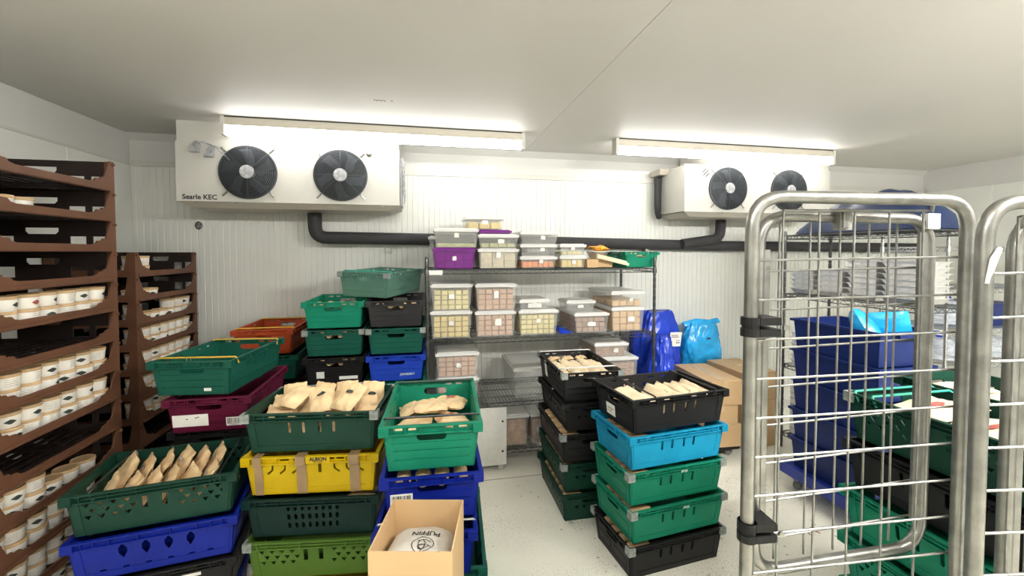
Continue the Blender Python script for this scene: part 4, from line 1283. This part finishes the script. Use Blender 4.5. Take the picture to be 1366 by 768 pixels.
# ------------------------------------------------------------------ cardboard boxes
def carton(x, y, z, w, d, h, rz, label, group):
    t = thing('cardboard_box', label, 'box', (x, y, z), rz, group)
    b = MB(); b.box(-w / 2, w / 2, -d / 2, d / 2, 0, h - .003); put('walls', b.mesh('walls', M['card']), t)
    for s in (-1, 1):
        b = MB(); b.box(-w / 2 if s < 0 else .0015, -.0015 if s < 0 else w / 2, -d / 2, d / 2, h - .003, h); put('flap', b.mesh('flap', M['card']), t)
    b = MB(); b.box(-.022, .022, -d / 2 - .0008, d / 2 + .0008, h, h + .0008); b.box(-.022, .022, -d / 2 - .0008, -d / 2, h - .06, h)
    put('tape_strip', b.mesh('tape_strip', M['tapeclear']), t)
    return t
G1 = 'boxes stacked on the black dolly'
dolly(2.345, 3.225, .27, .50, .10, M['clamp'], 'black dolly under the three cardboard boxes', .03)
carton(2.345, 3.225, .10, .29, .52, .18, -.06, 'lowest cardboard box on the black dolly', G1)
carton(2.325, 3.230, .281, .27, .52, .16, -.04, 'middle cardboard box on the black dolly', G1)
carton(2.345, 3.220, .442, .30, .53, .195, -.07, 'topmost cardboard box on the black dolly', G1)
G2 = 'boxes stacked before the light blue sack'
carton(2.762, 3.33, .0, .32, .46, .20, .02, 'lowest cardboard box before the light blue sack', G2)
carton(2.762, 3.33, .201, .32, .46, .20, .0, 'middle cardboard box before the light blue sack', G2)
carton(2.762, 3.33, .402, .33, .46, .24, .01, 'topmost cardboard box before the light blue sack', G2)
# open box with the printed paper bag
bx = thing('open_box', 'open cardboard box holding a white printed paper bag', 'box', (-.022, 1.435, .374), -.21)
W2, D2, H2 = .128, .138, .376
b = MB(); b.box(-W2, W2, -D2, D2, 0, .005); put('base', b.mesh('base', M['card_in']), bx)
for nm, (x0, x1, y0, y1) in {'front': (-W2, W2, -D2, -D2 + .005), 'back': (-W2, W2, D2 - .005, D2), 'one': (-W2, -W2 + .005, -D2 + .005, D2 - .005), 'two': (W2 - .005, W2, -D2 + .005, D2 - .005)}.items():
    b = MB(); b.box(x0, x1, y0, y1, .005, H2); put('side_panel', b.mesh('side_panel', M['card']), bx)
pb = thing('paper_bag', 'white paper bag with a bird emblem printed upside down', 'paper bag', (-.022, 1.430, .655), -.21, rot=(R(14), 0, -.21 + PI))
put('pouch', bag_mesh(.225, .235, .10, 3, 'bagwhite'), pb)
def on_bag(pts2, w, l, th, seed, m, name, width):
    """ink line drawn over the bag's surface; pts in metres on the bag"""
    b = MB(); vs = []; n = len(pts2)
    for i, (x, y) in enumerate(pts2):
        a = pts2[max(0, i - 1)]; c = pts2[min(n - 1, i + 1)]
        d = Vector((c[0] - a[0], c[1] - a[1])); d = d.normalized() if d.length else Vector((1, 0))
        nx, ny = -d.y * width / 2, d.x * width / 2
        for s in (1, -1):
            u, v = (x + s * nx) / (w / 2), (y + s * ny) / (l / 2)
            p = bag_surface(u, v, 1, w, l, th, seed); vs.append((p.x, p.y, p.z + .002))
    b.add(vs, [(2 * i, 2 * i + 1, 2 * i + 3, 2 * i + 2) for i in range(n - 1)])
    return b.mesh(name, M[m])
def arc(cx, cy, rx, ry, a0, a1, n=20): return [(cx + rx * math.cos(a0 + (a1 - a0) * i / n), cy + ry * math.sin(a0 + (a1 - a0) * i / n)) for i in range(n + 1)]
ex, ey = -.015, .045
EM = [arc(ex, ey, .036, .036, 0, 2 * PI, 28), arc(ex - .004, ey - .004, .020, .027, -.6, 2.7), arc(ex + .012, ey + .006, .020, .030, 1.6, 4.4), arc(ex + .002, ey + .012, .012, .012, 0, 2 * PI, 14),
      [(ex - .030, ey + .012), (ex - .012, ey + .002), (ex + .014, ey + .008)], [(ex - .026, ey - .014), (ex - .004, ey - .024), (ex + .02, ey - .018)]]
for pth in EM: put('printed_line', on_bag(pth, .225, .235, .10, 3, 'ink', 'printed_line', .0028), pb)
tm = text_mesh('PUFFIN', .030, M['ink'], 0, 'CENTER', .0006)
for v in tm.vertices:
    x, y = v.co.x + ex, v.co.y - .022
    p = bag_surface(x / .1125, y / .1175, 1, .225, .235, .10, 3); v.co = (p.x, p.y, p.z + .0022)
put('lettering', tm, pb)
tm = text_mesh('BAKERY CO', .013, M['print_grey'], 0, 'CENTER', .0003)
for v in tm.vertices:
    x, y = v.co.x + ex, v.co.y - .046
    p = bag_surface(x / .1125, y / .1175, 1, .225, .235, .10, 3); v.co = (p.x, p.y, p.z + .0022)
put('lettering', tm, pb)

# ------------------------------------------------------------------ plastic sacks
def sack_mesh(w, d, h, seed, m, neck=.35, crumple=.03, lumps=6):
    vs, fs = [], []; nt, nz = 64, 48
    for j in range(nz + 1):
        q = j / nz
        prof = min(1, (q / .10) ** .5) if q < .10 else 1.0
        if q > .72: prof = 1 - (1 - neck) * ((q - .72) / .28) ** 1.4
        for i in range(nt):
            a = i * 2 * PI / nt
            ca, sa = math.cos(a), math.sin(a)
            rx = w / 2 * abs(ca) ** .75 * (1 if ca > 0 else -1); ry = d / 2 * abs(sa) ** .75 * (1 if sa > 0 else -1)
            w1 = noise.noise(Vector((ca * 1.6 + seed, sa * 1.6, q * lumps * .35)))
            nn = .9 * w1 + .9 * (.45 - 1.6 * abs(noise.noise(Vector((ca * 2.6 + w1 * 1.5, sa * 2.6 + seed, q * lumps * .7 + w1)))))
            nn += .55 * (.4 - 1.6 * abs(noise.noise(Vector((ca * 6 + seed, sa * 6, q * lumps * 1.6 + 2 * w1)))))
            k = prof * (1 + crumple * 2.4 * nn * (.7 + q))
            z = h * q + (.04 * h * noise.noise(Vector((ca * 2.5, sa * 2.5, seed))) if q > .8 else 0)
            vs.append((rx * k, ry * k, max(0.001, z)))
    for j in range(nz):
        for i in range(nt):
            a, c = j * nt + i, j * nt + (i + 1) % nt
            fs.append((a, c, c + nt, a + nt))
    fs.append(tuple(range(nt - 1, -1, -1))); fs.append(tuple(nz * nt + i for i in range(nt)))
    b = MB(); b.add(vs, fs)
    me = b.mesh('sack', M[m], False)
    me.polygons.foreach_set('use_smooth', [True] * len(me.polygons))
    return me
t = thing('plastic_sack', 'tall royal blue plastic sack with a white label beside the rack', 'sack', (2.115, 3.66, 0), .1)
put('bag_film', sack_mesh(.46, .30, 1.10, 1.3, 'bluesack', .62, .055, 9), t)
b = MB(); b.taper(-.06, .07, -.185, -.180, .80, -.055, .075, -.192, -.187, .93); lb = put('paper_label', b.mesh('paper_label', M['white_paper']), t, (.03, .012, 0), (0, .05, .08))
b = MB()
for k in range(5):
    for j in range(5):
        if (k * 3 + j * 7 + k * j) % 3: b.box(.018 + k * .008, .025 + k * .008, -.1885, -.187, .82 + j * .008, .826 + j * .008)
b.box(-.04, .04, -.1935, -.191, .885, .89); b.box(-.04, .03, -.1935, -.191, .90, .904)
put('print_marks', b.mesh('print_marks', M['ink']), lb, kind='stuff')
t = thing('plastic_sack', 'shorter royal blue plastic sack crumpled against the rack post', 'sack', (2.00, 3.36, 0), .5)
put('bag_film', sack_mesh(.22, .20, .93, 4.1, 'bluesack', .55, .075, 12), t)
t = thing('plastic_sack', 'light blue plastic sack behind the cardboard boxes', 'sack', (2.635, 3.715, 0), 0)
put('bag_film', sack_mesh(.41, .23, .97, 2.2, 'cyansack', .66, .045, 16), t)
b = MB(); b.box(-.015, .02, -.1265, -.1235, .83, .845); put('print_mark', b.mesh('print_mark', M['ink']), t)
b = MB(); b.tube([(-.19, 0, .955), (-.05, -.02, .99), (.1, 0, .97), (.20, .01, .985)], .03, 8, flat=.5); put('tied_neck', b.mesh('tied_neck', M['cyansack'], True), t)

# ------------------------------------------------------------------ navy totes
def tote(x, y, z, rz, label, h=.205):
    t = thing('storage_tote', label, 'tote', (x, y, z), rz, 'navy totes stacked on the blue dolly')
    W, L = .20, .285
    w0, l0 = .185, .268
    b = MB(); e = .004
    for s in (-1, 1):
        def f1(u, q, d=0.0, s=s):
            k = q / h; return (u * (w0 + (W - w0) * k), s * (l0 + (L - l0) * k - d), q)
        def f2(u, q, d=0.0, s=s):
            k = q / h; return (s * (w0 + (W - w0) * k - d), u * (l0 + (L - l0) * k), q)
        sq = [(-1, 0), (1, 0), (1, h), (-1, h)]
        b.panel(sq, [], lambda u, q: f1(u, q), lambda u, q: f1(u, q, e)); b.panel(sq, [], lambda u, q: f2(u, q), lambda u, q: f2(u, q, e))
    b.box(-w0, w0, -l0, l0, 0, .005)
    put('walls', b.mesh('walls', M['navy']), t)
    b = MB()
    b.panel([(-W - .016, -L - .016), (W + .016, -L - .016), (W + .016, L + .016), (-W - .016, L + .016)], [[(-W + .003, -L + .003), (W - .003, -L + .003), (W - .003, L - .003), (-W + .003, L - .003)]],
            lambda u, v: (u, v, h + .0005), lambda u, v: (u, v, h - .016))
    put('rim', b.mesh('rim', M['navy']), t)
    b = MB()
    for s in (-1, 1): b.taper(-.07, .07, s * (L + .012) - .008, s * (L + .012) + .008, h - .045, -.08, .08, s * (L + .012) - .004, s * (L + .012) + .004, h - .016)
    put('hand_grip', b.mesh('hand_grip', M['navy']), t)
    for s in (-1, 1):
        b = MB(); b.taper(-W - .014, -W + .004, s * .23 - .012, s * .23 + .012, h - .016, -W - .014, -W - .006, s * .23 - .004, s * .23 + .004, h + .004)
        put('stacking_lug', b.mesh('stacking_lug', M['navy']), t)
    return t
dolly(2.70, 2.24, .43, .62, .165, M['dollyblue'], 'blue wheeled dolly under the navy totes', .06, True)
for k in range(5):
    tote(2.72, 2.24, .166 + k * .2065, .02, ('lowest navy tote on the blue dolly', 'second navy tote up from the blue dolly', 'middle navy tote of five on the blue dolly', 'fourth navy tote up from the blue dolly', 'topmost navy tote with a light blue liner')[k])
t = thing('bag_liner', 'light blue plastic liner puffing out of the topmost navy tote', 'bag', (2.705, 2.20, 1.10), .1)
for k, (x, y, z, rz, ry) in enumerate(((-.08, -.06, .10, .6, .75), (.07, -.10, .09, 2.2, .8))):
    put('film_fold', bag_mesh(.22, .24, .12, k + 1, 'cyansack'), t, (x, y, z), (R(62), R(8), rz))

# ------------------------------------------------------------------ goods on the racks behind the cages
def foil(x, y, z, label, group):
    t = thing('foil_tray', label, 'foil tray', (x, y, z), 0, group)
    put('pan', FO[0], t); put('rim', FO[1], t)
b = MB(); w0, w1, h = .085, .105, .036
b.taper(-.12, .12, -w0, w0, 0, -.14, .14, -w1, w1, h); pan = b.mesh('pan', M['foil'])
b = MB(); b.box(-.152, .152, -.113, .113, h - .0005, h + .0025); FO = (pan, b.mesh('rim', M['foil']))
for s, (y, n) in enumerate(((2.93, 5), (2.69, 5), (2.45, 7), (2.21, 7))):
    for k in range(n):
        foil(3.13, y, 1.322 + k * .0392, f'foil tray, {NUM[k]} up in the {NUM[s]} stack from the wall on the rack', f'foil trays on the rack')
for k in range(8):
    foil(3.345 if False else 3.13, 2.93 - .48, 1.322, '', '') if False else None
for k in range(6):
    t = thing('white_container', f'white plastic container, {NUM[k]} up in the pile beside the navy totes', 'container', (3.12, 2.90, .728 + k * .046), .05, 'white containers beside the navy totes')
    b = MB(); b.taper(-.12, .12, -.11, .11, 0, -.13, .13, -.12, .12, .036); put('container_body', b.mesh('container_body', M['plastic_white']), t)
    b = MB(); b.box(-.134, .134, -.124, .124, .036, .042); put('lid', b.mesh('lid', M['plastic_white']), t)
for k in range(8):
    t = thing('flat_pack', f'pale blue flat pack, {NUM[k]} up in the pile on the bottom wire shelf', 'pack', (3.14, 2.88, .148 + k * .05), .03 * ((k * 3) % 3 - 1), 'pale blue flat packs')
    b = MB(); b.box(-.15, .15, -.135, .135, 0, .040); put('pack_body', b.mesh('pack_body', M['plastic_white']), t)
    b = MB(); b.box(-.154, .154, -.139, .139, .040, .047); put('lid', b.mesh('lid', M['paleblue']), t)
t = thing('small_bag', 'small light blue bag hanging beside the pale blue flat packs', 'bag', (2.945, 2.70, .20), .2)
put('bag_film', sack_mesh(.12, .12, .22, 3.3, 'cyansack', .5, .05), t)
b = MB()
t = thing('covered_sack', 'dark navy sack lying along the top of the foil tray rack', 'sack', (3.19, 2.55, 1.80), 0)
vs, fs = [], []; nu, nv = 22, 14
for j in range(nv + 1):
    for i in range(nu + 1):
        u, v = -1 + 2 * i / nu, -1 + 2 * j / nv
        e = max(0, 1 - abs(u) ** 2.4) * max(0, 1 - abs(v) ** 2.6)
        vs.append((.21 * v, .47 * u, .004 + (.26 - .05 * u) * e ** .6 * (1 + .18 * noise.noise(Vector((u * 3, v * 3, .4))))))
for j in range(nv):
    for i in range(nu):
        a = j * (nu + 1) + i; fs.append((a, a + 1, a + nu + 2, a + nu + 1))
m_ = len(vs); vs += [(x, y, .0005) for x, y, z in vs]; fs += [tuple(i + m_ for i in f[::-1]) for f in fs]
b.add(vs, fs); put('cover', b.mesh('cover', M['navysack'], True), t)
b = MB(); b.tube([(-.05, -.40, .03), (-.06, -.43, .16), (-.05, -.47, .17)], .012, 6); put('strap', b.mesh('strap', M['galv'], True), t)
def goods(x, y, z, w, d, h, seed, m, label):
    t = thing('bagged_goods', label, 'bag', (x, y, z), .2 * seed)
    put('bag_film', sack_mesh(w, d, h, seed, m, .4, .05, 8), t)
    b = MB(); b.taper(-.05, .05, -d / 2 - .01, -d / 2 - .004, h * .35, -.05, .05, -d / 2 - .012, -d / 2 - .006, h * .62)
    put('paper_label', b.mesh('paper_label', M['white_paper']), t)
    b = MB(); b.tube([(-.03, 0, h * .97), (0, .01, h * 1.05), (.05, 0, h * 1.10)], .018, 6); put('tied_neck', b.mesh('tied_neck', M['bluesack'], True), t)
goods(4.02, 2.62, 1.087, .28, .26, .19, 1, 'film', 'clear bag with a blue tied neck on the upper chrome shelf')
goods(3.95, 2.60, .827, .34, .30, .17, 2, 'film', 'clear bag of white goods with a label on the lower chrome shelf')
goods(4.40, 2.62, .827, .34, .30, .17, 3, 'film', 'clear bag of white goods further along the lower chrome shelf')
t = thing('blue_bin', 'navy plastic bin beside the tied bag on the chrome shelf', 'bin', (4.42, 2.64, 1.087))
b = MB(); b.taper(-.14, .14, -.15, .15, 0, -.16, .16, -.17, .17, .16); put('walls', b.mesh('walls', M['navy']), t)
b = MB(); b.box(-.17, .17, -.18, .18, .16, .172); put('rim', b.mesh('rim', M['navy']), t)

# ------------------------------------------------------------------ roll cages
def tube_frame(b, x0, x1, z0, z1, r, rc, bottom_open=True, n=12, y=0, flat=1.0):
    if bottom_open:
        pts = [(x0, y, z0)] + bend([(x0, y, z0 + .01), (x0, y, z1), (x1, y, z1), (x1, y, z0 + .01)], rc, 8) + [(x1, y, z0)]
    else:
        c = bend([(x0, y, (z0 + z1) / 2), (x0, y, z1), (x1, y, z1), (x1, y, z0), (x0, y, z0), (x0, y, (z0 + z1) / 2)], rc, 8)
        b.tube(c[:-1], r, n, True, flat); return
    b.tube(pts, r, n, False, flat)
def castor(t, x, y):
    b = MB(); b.box(-.02, .02, -.028, .028, .10, .155); c = put('castor', b.mesh('castor', M['galv']), t, (x, y, 0))
    b = MB()
    for s in (-1, 1): b.box(-.018, .018, s * .024 - .002, s * .024 + .002, .045, .10)
    put('fork', b.mesh('fork', M['galv']), c)
    b = MB(); b.lathe([(.045, -.015), (.05, -.012), (.05, .012), (.045, .015)], 18, axis='y'); put('wheel', b.mesh('wheel', M['rubber'], True), c, (0, 0, .05))
def roll_cage(ax, ay, bx_, by_, top, label, gate, lean=0.0, depth=.30, clamps=True):
    L = math.hypot(bx_ - ax, by_ - ay); rz = math.atan2(by_ - ay, bx_ - ax)
    t = thing('roll_cage', label, 'roll cage', (ax, ay, 0), rz)
    b = MB(); tube_frame(b, 0, L, .17, top, .0165, .085)
    fr = put('front_frame', b.mesh('front_frame', M['galv'], True), t)
    k = 0
    z = top - .157
    while z > .22:
        b = MB(); s = .010 * lean
        b.tube([(.004, .018, z - s), (L - .002, .018, z + s)], .0034, 6)
        put('cross_wire', b.mesh('cross_wire', M['galv_wire'], True), fr); z -= .103
    b = MB(); b.tube([(.10, .018, top - .032), (L - .10, .018, top - .028)], .0034, 6); put('cross_wire', b.mesh('cross_wire', M['galv_wire'], True), fr)
    for i in range(5):
        x = .105 + i * (L - .21) / 4
        j = .004 * math.sin(i * 2.1)
        b = MB(); b.tube([(x, .0255, top - .030), (x + j, .0255, 1.2), (x, .0255, .7), (x + j, .0255, .23)], .0032, 6); put('upright_wire', b.mesh('upright_wire', M['galv_wire'], True), fr)
    b = MB(); b.tube([(0, .0, .22), (L, 0, .22)], .012, 8); put('foot_rail', b.mesh('foot_rail', M['galv'], True), fr)
    # rear frame, base and castors
    # inner half gate hung on the near pole
    (gx0, gy0), (gx1, gy1), z0, z1 = gate
    ca, sa = math.cos(-rz), math.sin(-rz)
    def loc(px, py): dx, dy = px - ax, py - ay; return dx * ca - dy * sa, dx * sa + dy * ca
    g0, g1 = loc(gx0, gy0), loc(gx1, gy1)
    gl = math.hypot(g1[0] - g0[0], g1[1] - g0[1]); ga = math.atan2(g1[1] - g0[1], g1[0] - g0[0])
    b = MB(); tube_frame(b, 0, gl, z0, z1, .0155, .09, False, 10)
    g = put('inner_gate', b.mesh('inner_gate', M['galv'], True), t, (g0[0], g0[1], 0), (0, 0, ga))
    z = z1 - .145
    while z > z0 + .04:
        s = .010 * lean
        b = MB(); b.tube([(.006, .016, z - s), (gl - .006, .016, z + s)], .0032, 6); put('cross_wire', b.mesh('cross_wire', M['galv_wire'], True), g); z -= .106
    for i in range(5):
        x = .085 + i * (gl - .17) / 4
        b = MB(); b.tube([(x, .0225, z1 - .01), (x + .003 * math.sin(i * 3), .0225, (z0 + z1) / 2), (x, .0225, z0 + .01)], .0031, 6); put('upright_wire', b.mesh('upright_wire', M['galv_wire'], True), g)
    b = MB(); b.box(gl - .046, gl - .012, -.010, -.002, z0 + .09, z1 - .04); put('flat_stile', b.mesh('flat_stile', M['galv']), g)
    b = MB(); b.box(.004, .026, -.012, -.004, z0 + .09, z1 - .09); put('flat_stile', b.mesh('flat_stile', M['galv']), g)
    for zz in ((1.467, .940) if clamps else ()):
        b = MB()
        for dz in (-.014, .014): b.lathe([(.0235, dz - .010), (.0235, dz + .010)], 16)
        b.lathe([(.0205, -.024), (.0205, .024)], 16)
        b.box(.012, g0[0] + .012, -.021, min(.042, .021 + max(0, g0[1])), -.024, -.005); b.box(.012, g0[0] + .012, -.021, min(.042, .021 + max(0, g0[1])), .005, .024)
        cl = put('hinge_clamp', b.mesh('hinge_clamp', M['clamp'], False), t, (0, 0, zz), label='black plastic hinge clamp')
        b = MB(); b.lathe([(.008, 0), (.008, .006), (.004, .008)], 8, axis='y'); put('bolt', b.mesh('bolt', M['galv']), cl, (g0[0] + .02, -.028, 0))
    D = depth
    b = MB()
    b.tube(bend([(0, 0, .17), (0, D, .17), (L, D, .17), (L, 0, .17)], .04), .014, 8)
    bs = put('base_frame', b.mesh('base_frame', M['galv'], True), t)
    for i in range(6):
        b = MB(); x = L * (i + 1) / 7; b.tube([(x, 0.005, .17), (x, D - .005, .17)], .005, 6); put('base_bar', b.mesh('base_bar', M['galv_wire']), bs)
    for x in (.02, L - .02):
        for y in ((.02, D - .02) if D > .15 else (D / 2,)): castor(t, x, y)
    return t, g, L, gl
ca_, g_, L_, gl_ = roll_cage(.807, .938, 1.428, .886, 1.795, 'galvanised wire roll cage with black hinge clamps and an inner gate', ((.868, .985), (1.434, .980), .785, 1.752), .4)
b = MB(); b.box(.225, .265, -.028, -.006, 1.715, 1.772); b.box(.23, .25, -.034, -.028, 1.72, 1.768); put('latch_block', b.mesh('latch_block', M['galv']), g_)
b = MB(); b.box(gl_ - .035, gl_ + .008, -.022, -.002, 1.722, 1.765); put('white_cap', b.mesh('white_cap', M['plastic_white']), g_, label='white plastic cap')
b = MB(); b.box(L_ + .006, L_ + .046, -.01, .01, 1.545, 1.575); b.box(L_ + .02, L_ + .05, -.012, .012, 1.53, 1.545); put('latch_bracket', b.mesh('latch_bracket', M['plastic_white']), ca_, label='white latch bracket')
cb_, gb_, Lb_, glb_ = roll_cage(1.255, .746, 1.84, .628, 1.77, 'second galvanised roll cage standing before the flat bread crates', ((1.395, .772), (1.90, .69), .35, 1.742), 1.0, depth=.06, clamps=False)
b = MB(); b.tube([(.012, -.020, 1.665), (-.006, -.021, 1.64), (-.016, -.0215, 1.585), (-.006, -.020, 1.61), (.014, -.019, 1.662)], .0042, 6); put('cable_tie', b.mesh('cable_tie', M['plastic_white']), cb_, label='white plastic tie')
